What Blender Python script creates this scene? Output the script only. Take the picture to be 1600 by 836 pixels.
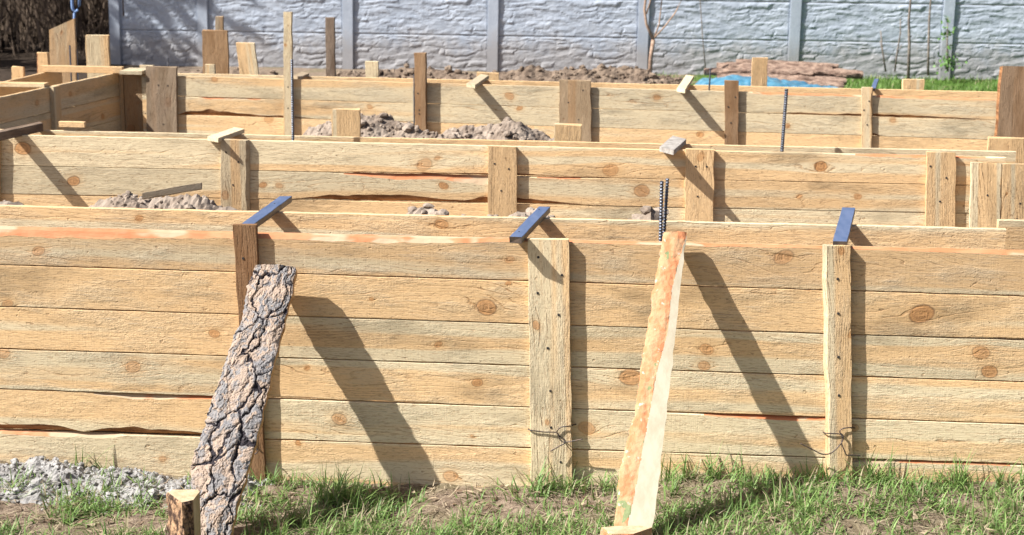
import bpy, bmesh, math, random
import numpy as np
from mathutils import Vector, Matrix, noise

for o in list(bpy.data.objects): bpy.data.objects.remove(o)
S = bpy.context.scene
COL = S.collection
RAD = math.radians

# ------------------------------------------------------------------ camera
FPX = 2560.0
PITCH = math.atan(568/FPX); YAW = math.atan(FPX*2.8e-5); ROLL = .0105
HC = 2.20
camd = bpy.data.cameras.new('camera'); cam = bpy.data.objects.new('camera', camd); COL.objects.link(cam)
RM = Matrix.Rotation(YAW, 3, 'Z') @ Matrix.Rotation(math.pi/2-PITCH, 3, 'X') @ Matrix.Rotation(ROLL, 3, 'Z')
cam.matrix_world = Matrix.Translation((0, 0, HC)) @ RM.to_4x4()
camd.sensor_width = 36; camd.lens = 36*FPX/1600; camd.clip_start = .1; camd.clip_end = 2000
camd.dof.use_dof = True; camd.dof.focus_distance = 6.1; camd.dof.aperture_fstop = 6.3
S.camera = cam

# ------------------------------------------------------------------ light
SUN = Vector((2.35, 1.0, -2.55)).normalized()          # the way the light travels
w = bpy.data.worlds.new('World'); S.world = w; w.use_nodes = True
nt = w.node_tree; nt.nodes.clear()
sky = nt.nodes.new('ShaderNodeTexSky'); sky.sky_type = 'NISHITA'; sky.sun_disc = False
sky.sun_elevation = math.asin(-SUN.z); sky.sun_rotation = math.atan2(-SUN.x, -SUN.y)
sky.air_density = .55; sky.ozone_density = .3; sky.dust_density = 2.6; sky.altitude = 100
bg = nt.nodes.new('ShaderNodeBackground'); bg.inputs[1].default_value = .070
wo = nt.nodes.new('ShaderNodeOutputWorld')
nt.links.new(sky.outputs[0], bg.inputs[0]); nt.links.new(bg.outputs[0], wo.inputs[0])
sd = bpy.data.lights.new('sun', 'SUN'); sd.energy = 5.0; sd.angle = RAD(.53); sd.color = (1, .975, .94)
sun = bpy.data.objects.new('sun', sd); COL.objects.link(sun); sun.location = (-9, -4, 10)
sun.rotation_euler = SUN.to_track_quat('-Z', 'Y').to_euler()
S.view_settings.view_transform = 'Standard'; S.view_settings.look = 'None'
S.view_settings.gamma = 1; S.view_settings.use_curve_mapping = False
S.view_settings.exposure = 1.0
S.render.engine = 'CYCLES'

# ------------------------------------------------------------------ measuring helpers
CAM = Vector((0, 0, HC))
def ray(px, py): return RM @ Vector(((px-800)/FPX, -(py-418)/FPX, -1))
def atY(px, py, Y): r = ray(px, py); return CAM + r*(Y/r.y)
def atZ(px, py, Z): r = ray(px, py); return CAM + r*((Z-HC)/r.z)
ZT = .9795                                             # top of all the formwork
def ss(a, b, x):
    t = min(1, max(0, (x-a)/(b-a))); return t*t*(3-2*t)
def fbm(x, y, z=0, o=4, s=1.0):
    return noise.fractal(Vector((x*s, y*s, z)), 1.0, 2.0, o)

def link(o, parent=None):
    COL.objects.link(o)
    if parent is not None: o.parent = parent
    return o
def tag(o, label=None, cat=None, group=None, kind=None):
    if label: o['label'] = label
    if cat: o['category'] = cat
    if group: o['group'] = group
    if kind: o['kind'] = kind
    return o
def empty(name, loc, label, cat, group=None):
    o = bpy.data.objects.new(name, None); o.location = loc; o.empty_display_size = .2
    COL.objects.link(o); return tag(o, label, cat, group)
def finish(name, verts, faces, mats, parent=None, midx=None, attrs=None, smooth=False, recalc=False):
    """one mesh object; verts in world space, parent Empties only carry a location"""
    off = parent_loc(parent)
    me = bpy.data.meshes.new(name)
    V = [(v[0]-off[0], v[1]-off[1], v[2]-off[2]) for v in verts]
    me.from_pydata(V, [], faces)
    for m in (mats if isinstance(mats, (list, tuple)) else [mats]): me.materials.append(m)
    if midx is not None: me.polygons.foreach_set('material_index', midx)
    if smooth: me.polygons.foreach_set('use_smooth', [True]*len(me.polygons))
    if attrs:
        for k, d in attrs.items():
            if len(d[0]) == 3:
                a = me.attributes.new(k, 'FLOAT_VECTOR', 'POINT'); a.data.foreach_set('vector', np.array(d, dtype=np.float32).ravel())
            else:
                a = me.attributes.new(k, 'FLOAT_COLOR', 'POINT'); a.data.foreach_set('color', np.array(d, dtype=np.float32).ravel())
    if recalc:
        bm = bmesh.new(); bm.from_mesh(me); bmesh.ops.recalc_face_normals(bm, faces=bm.faces); bm.to_mesh(me); bm.free()
    me.update()
    o = bpy.data.objects.new(name, me)
    return link(o, parent)
def parent_loc(p):
    v = Vector((0, 0, 0))
    while p is not None: v += p.location; p = p.parent
    return v

# ------------------------------------------------------------------ node helper
class NB:
    def __init__(s, name):
        s.m = bpy.data.materials.new(name); s.m.use_nodes = True; s.t = s.m.node_tree; s.t.nodes.clear()
        s.out = s.n('ShaderNodeOutputMaterial'); s.b = s.n('ShaderNodeBsdfPrincipled')
        s.t.links.new(s.b.outputs[0], s.out.inputs[0])
    def n(s, k): return s.t.nodes.new(k)
    def put(s, sock, v):
        if v is None: return
        if isinstance(v, bpy.types.NodeSocket): s.t.links.new(v, sock)
        elif isinstance(v, (tuple, list)):
            v = tuple(v)
            if len(sock.default_value) == 4 and len(v) == 3: v = v+(1,)
            sock.default_value = v
        else: sock.default_value = v
    def M(s, op, a, b=None, c=None, clamp=False):
        n = s.n('ShaderNodeMath'); n.operation = op; n.use_clamp = clamp
        s.put(n.inputs[0], a); s.put(n.inputs[1], b); s.put(n.inputs[2], c); return n.outputs[0]
    def sep(s, v): n = s.n('ShaderNodeSeparateXYZ'); s.put(n.inputs[0], v); return n.outputs
    def comb(s, x, y, z=0.0):
        n = s.n('ShaderNodeCombineXYZ'); s.put(n.inputs[0], x); s.put(n.inputs[1], y); s.put(n.inputs[2], z); return n.outputs[0]
    def attr(s, name):
        n = s.n('ShaderNodeAttribute'); n.attribute_type = 'GEOMETRY'; n.attribute_name = name; return n
    def noise(s, v, sc=1.0, det=2.0, rough=.5, dist=0.0):
        n = s.n('ShaderNodeTexNoise'); s.put(n.inputs['Vector'], v); n.inputs['Scale'].default_value = sc
        n.inputs['Detail'].default_value = det; n.inputs['Roughness'].default_value = rough; n.inputs['Distortion'].default_value = dist
        return n.outputs[0]
    def vor(s, v, sc=1.0, feat='F1', rnd=1.0):
        n = s.n('ShaderNodeTexVoronoi'); n.feature = feat; s.put(n.inputs['Vector'], v); n.inputs['Scale'].default_value = sc
        n.inputs['Randomness'].default_value = rnd
        return n.outputs['Distance']
    def ramp(s, f, a, b, lo=0.0, hi=1.0):
        n = s.n('ShaderNodeMapRange'); n.interpolation_type = 'SMOOTHSTEP'
        s.put(n.inputs[0], f); n.inputs[1].default_value = a; n.inputs[2].default_value = b
        n.inputs[3].default_value = lo; n.inputs[4].default_value = hi; return n.outputs[0]
    def mix(s, f, a, b, mode='MIX'):
        n = s.n('ShaderNodeMix'); n.data_type = 'RGBA'; n.blend_type = mode
        s.put(n.inputs[0], f); s.put(n.inputs[6], a); s.put(n.inputs[7], b); return n.outputs[2]
    def pos(s): return s.n('ShaderNodeNewGeometry').outputs['Position']
    def vmul(s, v, k):
        n = s.n('ShaderNodeVectorMath'); n.operation = 'MULTIPLY'; s.put(n.inputs[0], v); n.inputs[1].default_value = k; return n.outputs[0]
    def vadd(s, a, b):
        n = s.n('ShaderNodeVectorMath'); n.operation = 'ADD'; s.put(n.inputs[0], a); s.put(n.inputs[1], b); return n.outputs[0]
    def bump(s, h, dist, strength=1.0):
        n = s.n('ShaderNodeBump'); s.put(n.inputs['Height'], h); n.inputs['Distance'].default_value = dist
        n.inputs['Strength'].default_value = strength; s.put(s.b.inputs['Normal'], n.outputs[0])
    def fin(s, col, rough=.8, spec=.3, metal=0.0):
        s.put(s.b.inputs['Base Color'], col); s.put(s.b.inputs['Roughness'], rough)
        s.put(s.b.inputs['Specular IOR Level'], spec); s.put(s.b.inputs['Metallic'], metal); return s.m

# ------------------------------------------------------------------ materials
NK = 5
def wood_material(name, dark_mix=0.0):
    b = NB(name)
    bd = b.sep(b.attr('bd').outputs['Vector']); u, v, seed = bd[0], bd[1], bd[2]
    tn = b.sep(b.attr('tn').outputs['Vector'])          # warm, grey, dark
    g = v; kmask = None; halo = None; kd = None
    wob = b.M('MULTIPLY', b.M('SUBTRACT', b.noise(b.comb(b.M('MULTIPLY', u, 14), b.M('MULTIPLY', v, 30), seed), 1, 2), .5), .012)
    for i in range(NK):
        k = b.sep(b.attr('k%d' % i).outputs['Vector'])
        dx = b.M('ADD', b.M('SUBTRACT', u, k[0]), wob); dy = b.M('ADD', b.M('SUBTRACT', v, k[1]), wob)
        r = b.M('MAXIMUM', k[2], .0005)
        sk = b.M('MULTIPLY', b.M('SUBTRACT', b.M('FRACT', b.M('MULTIPLY', k[0], 29.3)), .5), .7)
        ax = b.M('DIVIDE', b.M('MULTIPLY', b.M('ADD', dx, b.M('MULTIPLY', dy, sk)), .78), r); ay = b.M('DIVIDE', dy, r)
        d2 = b.M('ADD', b.M('MULTIPLY', ax, ax), b.M('MULTIPLY', ay, ay))
        d = b.M('SQRT', d2)
        far = b.M('ADD', b.M('ADD', b.M('MULTIPLY', b.M('MULTIPLY', ax, ax), .16), b.M('MULTIPLY', ay, ay)), 1.0)
        g = b.M('SUBTRACT', g, b.M('DIVIDE', b.M('MULTIPLY', dy, .98), far))
        ph = b.M('FRACT', b.M('MULTIPLY', b.M('ADD', k[0], seed), 13.7)); op = b.M('ADD', .58, b.M('MULTIPLY', ph, .42))
        m = b.M('MULTIPLY', b.ramp(d, 1.10, .90), op); h = b.ramp(d, 2.3, .9); h2 = b.ramp(d, 6.5, 1.2)
        kmask = m if kmask is None else b.M('MAXIMUM', kmask, m)
        halo = h if halo is None else b.M('MAXIMUM', halo, h)
        halo2 = h2 if i == 0 else b.M('MAXIMUM', halo2, h2)
        kd = d if kd is None else b.M('MINIMUM', kd, d)
    sd7 = b.M('MULTIPLY', seed, 7.31)
    low = b.noise(b.comb(b.M('MULTIPLY', u, 1.1), b.M('MULTIPLY', g, 6), sd7), 1, 2, .5)
    gw = b.M('ADD', b.M('MULTIPLY', g, 70), b.M('MULTIPLY', low, 15.0))
    gw = b.M('ADD', gw, b.M('MULTIPLY', b.noise(b.comb(b.M('MULTIPLY', u, 7), b.M('MULTIPLY', g, 30), sd7), 1, 2), .5))
    fr = b.M('FRACT', gw)
    line = b.M('MULTIPLY', b.ramp(fr, .76, .94), b.ramp(fr, 1.0, .96))
    lm = b.ramp(b.noise(b.comb(b.M('MULTIPLY', u, 1.6), b.M('MULTIPLY', g, 14), b.M('ADD', sd7, 4.0)), 1, 3, .6), .44, .66)
    line = b.M('MULTIPLY', line, b.M('ADD', b.M('MULTIPLY', b.M('MAXIMUM', lm, b.M('MULTIPLY', halo2, .95)), .85), .15))
    brk = b.ramp(b.noise(b.comb(b.M('MULTIPLY', u, 42), b.M('MULTIPLY', g, 120), sd7), 1, 2, .6), .38, .60)
    line = b.M('MULTIPLY', line, b.M('ADD', b.M('MULTIPLY', brk, .75), .25))
    streak = b.noise(b.comb(b.M('MULTIPLY', u, 11), b.M('MULTIPLY', g, 260), sd7), 1, 3, .65)
    fuzz = b.noise(b.comb(b.M('MULTIPLY', u, 95), b.M('MULTIPLY', v, 190), sd7), 1, 3, .7)
    saw = b.noise(b.comb(b.M('MULTIPLY', u, 240), b.M('MULTIPLY', v, 9), sd7), 1, 1, .5)
    patch = b.noise(b.comb(b.M('MULTIPLY', u, 3), b.M('MULTIPLY', v, 10), b.M('ADD', sd7, 9.0)), 1, 3, .6)
    # colour
    zone = b.noise(b.comb(b.M('MULTIPLY', u, .22), b.M('MULTIPLY', g, 8.5), b.M('ADD', sd7, 2.0)), 1, 2, .5)
    zf = b.ramp(b.M('ADD', zone, b.M('MULTIPLY', b.M('SUBTRACT', tn[0], .5), .45)), .465, .54)
    sap = (.675, .56, .36); heart = (.705, .475, .245)
    col = b.mix(zf, sap, heart)
    gz = b.M('MULTIPLY', b.ramp(b.M('ADD', patch, b.M('MULTIPLY', zone, -.35)), .22, .46), tn[1], clamp=True)
    col = b.mix(b.M('MULTIPLY', gz, .65), col, (.51, .45, .32))
    flk = b.M('MULTIPLY', b.ramp(streak, .56, .70), b.ramp(b.M('ADD', patch, b.M('MULTIPLY', tn[1], .25)), .48, .72))
    col = b.mix(b.M('MULTIPLY', flk, .62), col, (.24, .21, .17))
    col = b.mix(b.M('MULTIPLY', line, .82), col, (.36, .19, .08))
    col = b.mix(b.M('MULTIPLY', b.M('SUBTRACT', streak, .5), .9, clamp=True), col, (.82, .68, .46))
    col = b.mix(b.M('MULTIPLY', b.M('SUBTRACT', .5, fuzz), .9, clamp=True), col, (.42, .28, .15))
    tick = b.ramp(b.noise(b.comb(b.M('MULTIPLY', u, 36), b.M('MULTIPLY', g, 230), b.M('ADD', sd7, 8.0)), 1, 2, .6), .57, .65)
    col = b.mix(b.M('MULTIPLY', tick, .42), col, (.40, .255, .14))
    pit = b.ramp(b.noise(b.comb(b.M('MULTIPLY', u, 30), b.M('MULTIPLY', v, 45), b.M('ADD', sd7, 5.0)), 1, 2), .70, .76)
    col = b.mix(b.M('MULTIPLY', pit, .55), col, (.34, .20, .10))
    col = b.mix(b.M('MULTIPLY', halo, .30), col, (.62, .37, .16))
    kr = b.M('FRACT', b.M('ADD', b.M('MULTIPLY', kd, 1.9), b.M('MULTIPLY', fuzz, 1.6)))
    kc = b.mix(b.ramp(kr, .3, .9), (.50, .245, .09), (.36, .165, .06))
    kc = b.mix(b.M('MULTIPLY', b.ramp(kd, .80, .98), b.ramp(patch, .30, .5)), kc, (.12, .06, .03))
    col = b.mix(b.M('MULTIPLY', kmask, .84), col, kc)
    br = b.M('ADD', .90, b.M('MULTIPLY', b.M('FRACT', b.M('MULTIPLY', seed, 5.13)), .16))
    stn = b.ramp(b.noise(b.comb(b.M('MULTIPLY', u, 1.7), b.M('MULTIPLY', v, 5), b.M('ADD', sd7, 12.0)), 1, 4, .65), .52, .74)
    br = b.M('MULTIPLY', br, b.M('SUBTRACT', 1.0, b.M('MULTIPLY', stn, .20)))
    col = b.mix(1.0, col, b.comb(br, br, b.M('MULTIPLY', br, 1.0)), 'MULTIPLY')
    old = b.mix(b.ramp(b.M('ADD', patch, b.M('MULTIPLY', streak, .4)), .4, .85), (.15, .068, .025), (.25, .145, .075))
    br = b.M('ADD', .90, b.M('MULTIPLY', b.M('FRACT', b.M('MULTIPLY', seed, 5.13)), .16))
    stn = b.ramp(b.noise(b.comb(b.M('MULTIPLY', u, 1.7), b.M('MULTIPLY', v, 5), b.M('ADD', sd7, 12.0)), 1, 4, .65), .52, .74)
    br = b.M('MULTIPLY', br, b.M('SUBTRACT', 1.0, b.M('MULTIPLY', stn, .20)))
    col = b.mix(1.0, col, b.comb(br, br, b.M('MULTIPLY', br, 1.0)), 'MULTIPLY')
    old = b.mix(b.M('MULTIPLY', tn[1], .75), old, b.mix(b.ramp(b.M('ADD', patch, b.M('MULTIPLY', streak, .5)), .5, .9), (.095, .07, .05), (.25, .20, .155)))
    col = b.mix(b.M('MULTIPLY', tn[2], 1.15, clamp=True), col, old)
    chunk = b.noise(b.comb(b.M('MULTIPLY', u, 38), b.M('MULTIPLY', v, 75), b.M('ADD', sd7, 3.0)), 1, 3, .65)
    hgt = b.M('ADD', b.M('MULTIPLY', line, -.9), b.M('ADD', b.M('ADD', b.M('MULTIPLY', streak, .4), b.M('MULTIPLY', b.M('MULTIPLY', chunk, b.ramp(patch, .48, .64, .05, 1.4)), .6)), b.M('ADD', b.M('MULTIPLY', b.M('MULTIPLY', fuzz, b.ramp(patch, .40, .65, .35, 1.4)), .9), b.M('MULTIPLY', saw, .22))))
    hgt = b.M('SUBTRACT', hgt, b.M('MULTIPLY', pit, .8))
    b.bump(b.M('SUBTRACT', hgt, b.M('MULTIPLY', tick, .35)), .0024, 1.0)
    return b.fin(col, .82, .22)
WOOD = wood_material('sawn_pine')

def simple(name, c1, c2, sc=20, det=5, rough=.9, spec=.2, bumpd=.002, stretch=(1, 1, 1), metal=0.0, lo=.35, hi=.65):
    b = NB(name); p = b.vmul(b.pos(), stretch)
    n = b.noise(p, sc, det, .65)
    b.bump(b.noise(p, sc*2.3, det, .7), bumpd)
    return b.fin(b.mix(b.ramp(n, lo, hi), c1, c2), rough, spec, metal)
def wane_material():
    b = NB('inner_bark_edge')
    bd = b.sep(b.attr('bd').outputs['Vector']); u, v, seed = bd
    n1 = b.noise(b.comb(b.M('MULTIPLY', u, 5), b.M('MULTIPLY', v, 60), seed), 1, 4, .6)
    n2 = b.noise(b.comb(b.M('MULTIPLY', u, 2.2), b.M('MULTIPLY', v, 25), b.M('ADD', seed, 3.0)), 1, 3, .6)
    c = b.mix(b.ramp(n1, .35, .65), (.46, .165, .07), (.50, .24, .12))
    c = b.mix(b.ramp(n2, .53, .58), c, (.46, .34, .22))
    c = b.mix(b.M('MULTIPLY', b.ramp(n1, .62, .75), .6), c, (.25, .12, .07))
    b.bump(n1, .003)
    return b.fin(c, .75, .25)
WANE = wane_material()
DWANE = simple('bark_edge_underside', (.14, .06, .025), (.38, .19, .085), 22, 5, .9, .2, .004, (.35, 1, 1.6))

STEEL = simple('ribbed_steel', (.07, .08, .10), (.16, .17, .20), 60, 3, .45, .5, .0005, metal=.6)
RUST = simple('rusty_wire', (.055, .05, .05), (.12, .08, .06), 90, 3, .5, .5, .0004, metal=.5)
NAILM = simple('nail_head', (.015, .014, .015), (.04, .035, .03), 100, 2, .6, .4, .0003)
SOIL_HEAP = simple('dry_grey_soil', (.20, .155, .12), (.34, .28, .225), 9, 8, .95, .1, .006)
SOIL_BROWN = simple('brown_soil', (.13, .095, .07), (.25, .19, .14), 7, 8, .95, .1, .02)
MORTAR = simple('grey_mortar_crumbs', (.19, .18, .17), (.36, .35, .335), 14, 8, .95, .1, .006)
STONE = simple('rough_grey_stone', (.24, .215, .19), (.42, .39, .35), 25, 6, .9, .2, .005)

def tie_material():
    b = NB('sky_sheen_batten'); p = b.pos()
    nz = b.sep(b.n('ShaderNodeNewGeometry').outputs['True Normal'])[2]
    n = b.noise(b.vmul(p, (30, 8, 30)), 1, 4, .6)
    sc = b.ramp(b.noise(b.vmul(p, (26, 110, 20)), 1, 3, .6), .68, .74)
    top = b.mix(b.ramp(n, .3, .7), (.075, .11, .20), (.115, .15, .25))  # reflected sky blue put into the base colour of upward faces
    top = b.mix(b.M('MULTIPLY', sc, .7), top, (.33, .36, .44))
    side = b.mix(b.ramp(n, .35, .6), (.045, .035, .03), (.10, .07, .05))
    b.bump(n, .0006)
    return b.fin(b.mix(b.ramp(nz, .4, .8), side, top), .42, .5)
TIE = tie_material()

# ------------------------------------------------------------------ the plank builder
def plank(name, O, U, V, N, L, W, T, mats=None, parent=None, knots=(), tone=(.5, .3, 0), seed=None,
          top=None, bot=None, wt=None, wb=None, du=.025, jit=.0008, base=None, cap_jag=0.0, shear=0.0):
    """a sawn board: s runs along U, v along V, the front faces N; top/bot give the edges, wt/wb the waney bevels"""
    mats = mats or [WOOD, WANE, DWANE]
    seed = random.random()*50 if seed is None else seed
    n = max(2, int(L/du)+1); b0 = .0014
    base = base or (lambda s: 0.0)
    vs, fs, mi, bd = [], [], [], []
    for i in range(n):
        s = L*i/(n-1)
        e = 1 if 0 < i < n-1 else 0
        j1 = (noise.noise(Vector((s*9, seed, 1)))*1.3+noise.noise(Vector((s*45, seed, 1)))*.6)*jit*2
        j2 = (noise.noise(Vector((s*9, seed, 7)))*1.3+noise.noise(Vector((s*45, seed, 7)))*.6)*jit*2
        v1 = (top(s) if top else W)+j1; v0 = (bot(s) if bot else 0.0)+j2
        t_ = max(0, wt(s)) if wt else 0; b_ = max(0, wb(s)) if wb else 0
        cup = noise.noise(Vector((s*1.1, seed, 3)))*.0012
        kt = min(1, t_/.012); kb = min(1, b_/.012)
        sec = [(v0+max(b0, b_), 0), (v1-max(b0, t_), 0), (v1-.30*t_, -b0-.42*T*kt), (v1, -b0*1.2-(T-2.4*b0)*kt*.92 if kt > 0 else -b0*1.2-.0001),
               (v1-.0003, -T), (v0+.0003, -T), (v0, -b0*1.2-(T-2.4*b0)*kb*.92), (v0+.30*b_, -b0-.42*T*kb)]
        for (v, d) in sec:
            sh = shear*(v-.5*W)
            jag = 0
            if cap_jag and (i == 0 or i == n-1): jag = cap_jag*noise.noise(Vector((v*40, d*60, seed)))
            P = O + U*(s+sh+jag) + V*v + N*(d+cup*(1 if d > -T*.5 else 0))
            vs.append(P); bd.append((s, v-base(s)+d, seed))
    for i in range(n-1):
        a, c = i*8, (i+1)*8
        tt = (wt(L*(i+.5)/(n-1)) if wt else 0); bb = (wb(L*(i+.5)/(n-1)) if wb else 0)
        for k in range(8):
            k2 = (k+1) % 8
            fs.append((a+k, a+k2, c+k2, c+k))
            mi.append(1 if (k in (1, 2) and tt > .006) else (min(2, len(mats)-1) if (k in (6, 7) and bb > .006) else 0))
    fs.append(tuple(range(8))); fs.append(tuple((n-1)*8+k for k in range(8))); mi += [0, 0]
    at = {'bd': bd, 'tn': [tone]*len(vs)}
    kn = list(knots)[:NK]
    while len(kn) < NK: kn.append((-50-len(kn)*7, -50, .0005))
    for i, k in enumerate(kn): at['k%d' % i] = [k]*len(vs)
    return finish(name, vs, fs, mats, parent, mi, at, recalc=True)

class Wall:
    def __init__(s, A, B):
        s.A = Vector((A[0], A[1], 0)); s.B = Vector((B[0], B[1], 0)); d = s.B-s.A; s.L = d.length; s.U = d/s.L
        s.N = Vector((s.U.y, -s.U.x, 0))
    def pt(s, px, py, off=0.0):
        r = ray(px, py); P0 = s.A+s.N*off
        t = (P0-CAM).dot(s.N)/r.dot(s.N); return CAM+r*t
    def uz(s, px, py, off=0.0):
        p = s.pt(px, py, off); return (p-s.A).dot(s.U), p.z
    def line(s, a, b, off=0.0):
        (u0, z0), (u1, z1) = s.uz(*a, off), s.uz(*b, off); k = (z1-z0)/(u1-u0)
        return lambda u: z0+k*(u-u0)

def rows(wall, parent, lines, px0, px1, T=.025, knots=(), tones=None, wt=None, wb=None, gap=.0035, seeds=None, splits=(), hide=None):
    """boards between successive lines (lines run top to bottom); splits: rows cut at a pixel column"""
    ymid = 300
    U0 = wall.uz(px0, ymid)[0]; U1 = wall.uz(px1, ymid)[0]
    LN = [wall.line(*l) for l in lines]
    for i in range(len(lines)-1):
        cuts = [U0]+[wall.uz(c, ymid)[0] for (r, c) in splits if r == i]+[U1]
        for q in range(len(cuts)-1):
            ua, ub = cuts[q]+(.002 if q else 0), cuts[q+1]-(.002 if q < len(cuts)-2 else 0)
            tp, bt = LN[i], LN[i+1]
            kk = []
            for (kx, ky, kr) in knots:
                ku, kz = wall.uz(kx, ky)
                if ua < ku < ub and bt(ku) < kz < tp(ku): kk.append((ku-ua, kz-bt(ku), kr*(wall.pt(kx, ky)-CAM).length/FPX))
            if i == 0: g0 = 0
            else: g0 = gap
            tn = (tones or {}).get((i, q), (tones or {}).get(i)) or (random.uniform(.25, .75), random.uniform(.1, .6), 0)
            W_t = [x for x in (wt or ()) if x[0] == i]; W_b = [x for x in (wb or ()) if x[0] == i]
            def mk(lst, off):
                if not lst: return None
                ps = [[(wall.uz(px, ymid)[0], d) for (px, d) in x[1]] for x in lst]
                def f(s):
                    u = s+off; best = 0
                    for p in ps:
                        us = [a for a, _ in p]; ds = [d for _, d in p]
                        if us[0] <= u <= us[-1]: best = max(best, float(np.interp(u, us, ds))*(1+.25*noise.noise(Vector((u*14, i, 2))))+.0015*noise.noise(Vector((u*50, i, 5))))
                    return best
                return f
            O = Vector((wall.A.x, wall.A.y, 0))+wall.U*ua
            sd = None
            off_n = wall.N*random.uniform(-.0012, .0012)
            plank('board', O+off_n, wall.U, Vector((0, 0, 1)), wall.N, ub-ua, 0, T, None, parent, kk, tn, sd,
                  top=lambda s, ua=ua, g0=g0: tp(s+ua)-g0, bot=lambda s, ua=ua: bt(s+ua), base=lambda s, ua=ua: bt(s+ua),
                  wt=mk(W_t, ua), wb=mk(W_b, ua))

NAIL_ME = None
def nail(P, N, parent, r=.0042):
    global NAIL_ME
    if NAIL_ME is None:
        bm = bmesh.new(); bmesh.ops.create_cone(bm, cap_ends=True, segments=10, radius1=1, radius2=.8, depth=.6)
        NAIL_ME = bpy.data.meshes.new('nail'); bm.to_mesh(NAIL_ME); bm.free(); NAIL_ME.materials.append(NAILM)
    o = bpy.data.objects.new('nail', NAIL_ME); link(o, parent)
    o.location = P-parent_loc(parent); o.scale = (r, r, r); o.rotation_euler = N.to_track_quat('Z', 'Y').to_euler()
    return o

def post(wall, parent, top, bot, T=.026, tone=(.4, .4, .1), nails=(), knots=(), name='post', wl=None, wr=None, tilt=0, nr=.0056, off=.0015):
    """upright on the outer face: top=(xl,xr,y) bot=(xl,xr,y) in picture pixels on its front face"""
    f = off+T
    a = wall.pt(bot[0], bot[2], f); b = wall.pt(bot[1], bot[2], f); c = wall.pt(top[0], top[2], f); d = wall.pt(top[1], top[2], f)
    z0 = a.z; Uv = (c-a); L = Uv.z; lean = Vector((Uv.x, Uv.y, 0)).dot(wall.U)/L
    U = Vector((0, 0, 1))+wall.U*lean
    w0 = (b-a).dot(wall.U); w1 = (d-c).dot(wall.U)
    V = wall.U
    kk = []
    for (kx, ky, kr) in knots:
        p = wall.pt(kx, ky, f); s = p.z-z0; kk.append((s, (p-a-U*s).dot(V), kr*(p-CAM).length/FPX))
    o = plank(name, a, U, V, wall.N, L, w0, T, [WOOD, WOOD], parent, kk, tone, top=lambda s: w0+(w1-w0)*s/L+.002*noise.noise(Vector((s*6, w0*90, 2))),
              bot=lambda s: .002*noise.noise(Vector((s*6, w0*50, 9))), wt=wr, wb=wl, cap_jag=.006, jit=.0016)
    for (nx, ny) in nails: nail(wall.pt(nx, ny, f+.0005), wall.N, o, nr)
    return o

def flat_tie(name, near_l, near_r, far_l, far_r, z, T, label, cat, group, mats=None, tone=(.4, .8, .1), tilt=0.0, knots=(), nails=()):
    """a batten lying across the tops: the pixels of its top face's corners at height z"""
    a, b, c, d = [atZ(*p, z) for p in (near_l, near_r, far_l, far_r)]
    m0 = (a+b)/2; m1 = (c+d)/2; U = (m1-m0); L = U.length; U = U/L
    V = Vector((U.y, -U.x, 0)).normalized(); W = (abs((b-a).dot(V))+abs((d-c).dot(V)))/2
    U2 = U.copy(); U2.z = tilt
    O = m0 - V*W/2
    sh = ((b-a).dot(U))/max(W, .01)
    o = plank(name, O, U2, V, Vector((0, 0, 1)), L, W, T, mats, None, knots, tone, shear=max(-1.2, min(1.2, sh)), cap_jag=.004)
    tag(o, label, cat, group)
    for p in nails: nail(atZ(p[0], p[1], z+.0005), Vector((0, 0, 1)), o, .004)
    return o

def upright(name, xl, xr, yt, Y, T, label, cat, group=None, tone=(.5, .3, 0), lean=0.0, z0=0.0, yb=None, knots=(), mats=None, top_slope=0.0, turn=0.0, wr=None, wl=None):
    """a board or stake standing in the ground at distance Y; xl,xr its sides and yt its top in the picture"""
    a = atY(xl, yt, Y); b = atY(xr, yt, Y); H = a.z-z0
    V = Vector((math.cos(turn), math.sin(turn), 0)); W = (b-a).length/max(.2, math.cos(turn))
    N = Vector((V.y, -V.x, 0))
    U = Vector((-lean, 0, 1))                       # lean: metres to the left per metre up
    O = Vector((a.x+lean*H, a.y, z0))
    o = plank(name, O, U, V, N, H, W, T, mats, None, knots, tone, shear=top_slope, cap_jag=.008, jit=.002, wt=wr, wb=wl)
    return tag(o, label, cat, group)

def tube(pts, rad, seg=8, vs=None, fs=None, close=True):
    vs = [] if vs is None else vs; fs = [] if fs is None else fs
    pts = [Vector(p) for p in pts]; n0 = len(vs); ref = Vector((.3, .2, 1)).normalized()
    for i, p in enumerate(pts):
        t = (pts[min(i+1, len(pts)-1)]-pts[max(i-1, 0)]).normalized()
        if abs(t.dot(ref)) > .95: rf = Vector((1, 0, 0))
        else: rf = ref
        x = t.cross(rf).normalized(); y = t.cross(x)
        r = rad[i] if hasattr(rad, '__len__') else rad
        for k in range(seg):
            a = 2*math.pi*k/seg; vs.append(p+x*(r*math.cos(a))+y*(r*math.sin(a)))
    for i in range(len(pts)-1):
        for k in range(seg):
            a = n0+i*seg; k2 = (k+1) % seg; fs.append((a+k, a+k2, a+seg+k2, a+seg+k))
    if close: fs.append(tuple(n0+k for k in range(seg))[::-1]); fs.append(tuple(n0+(len(pts)-1)*seg+k for k in range(seg)))
    return vs, fs

exec_order = []
random.seed(11)
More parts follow.
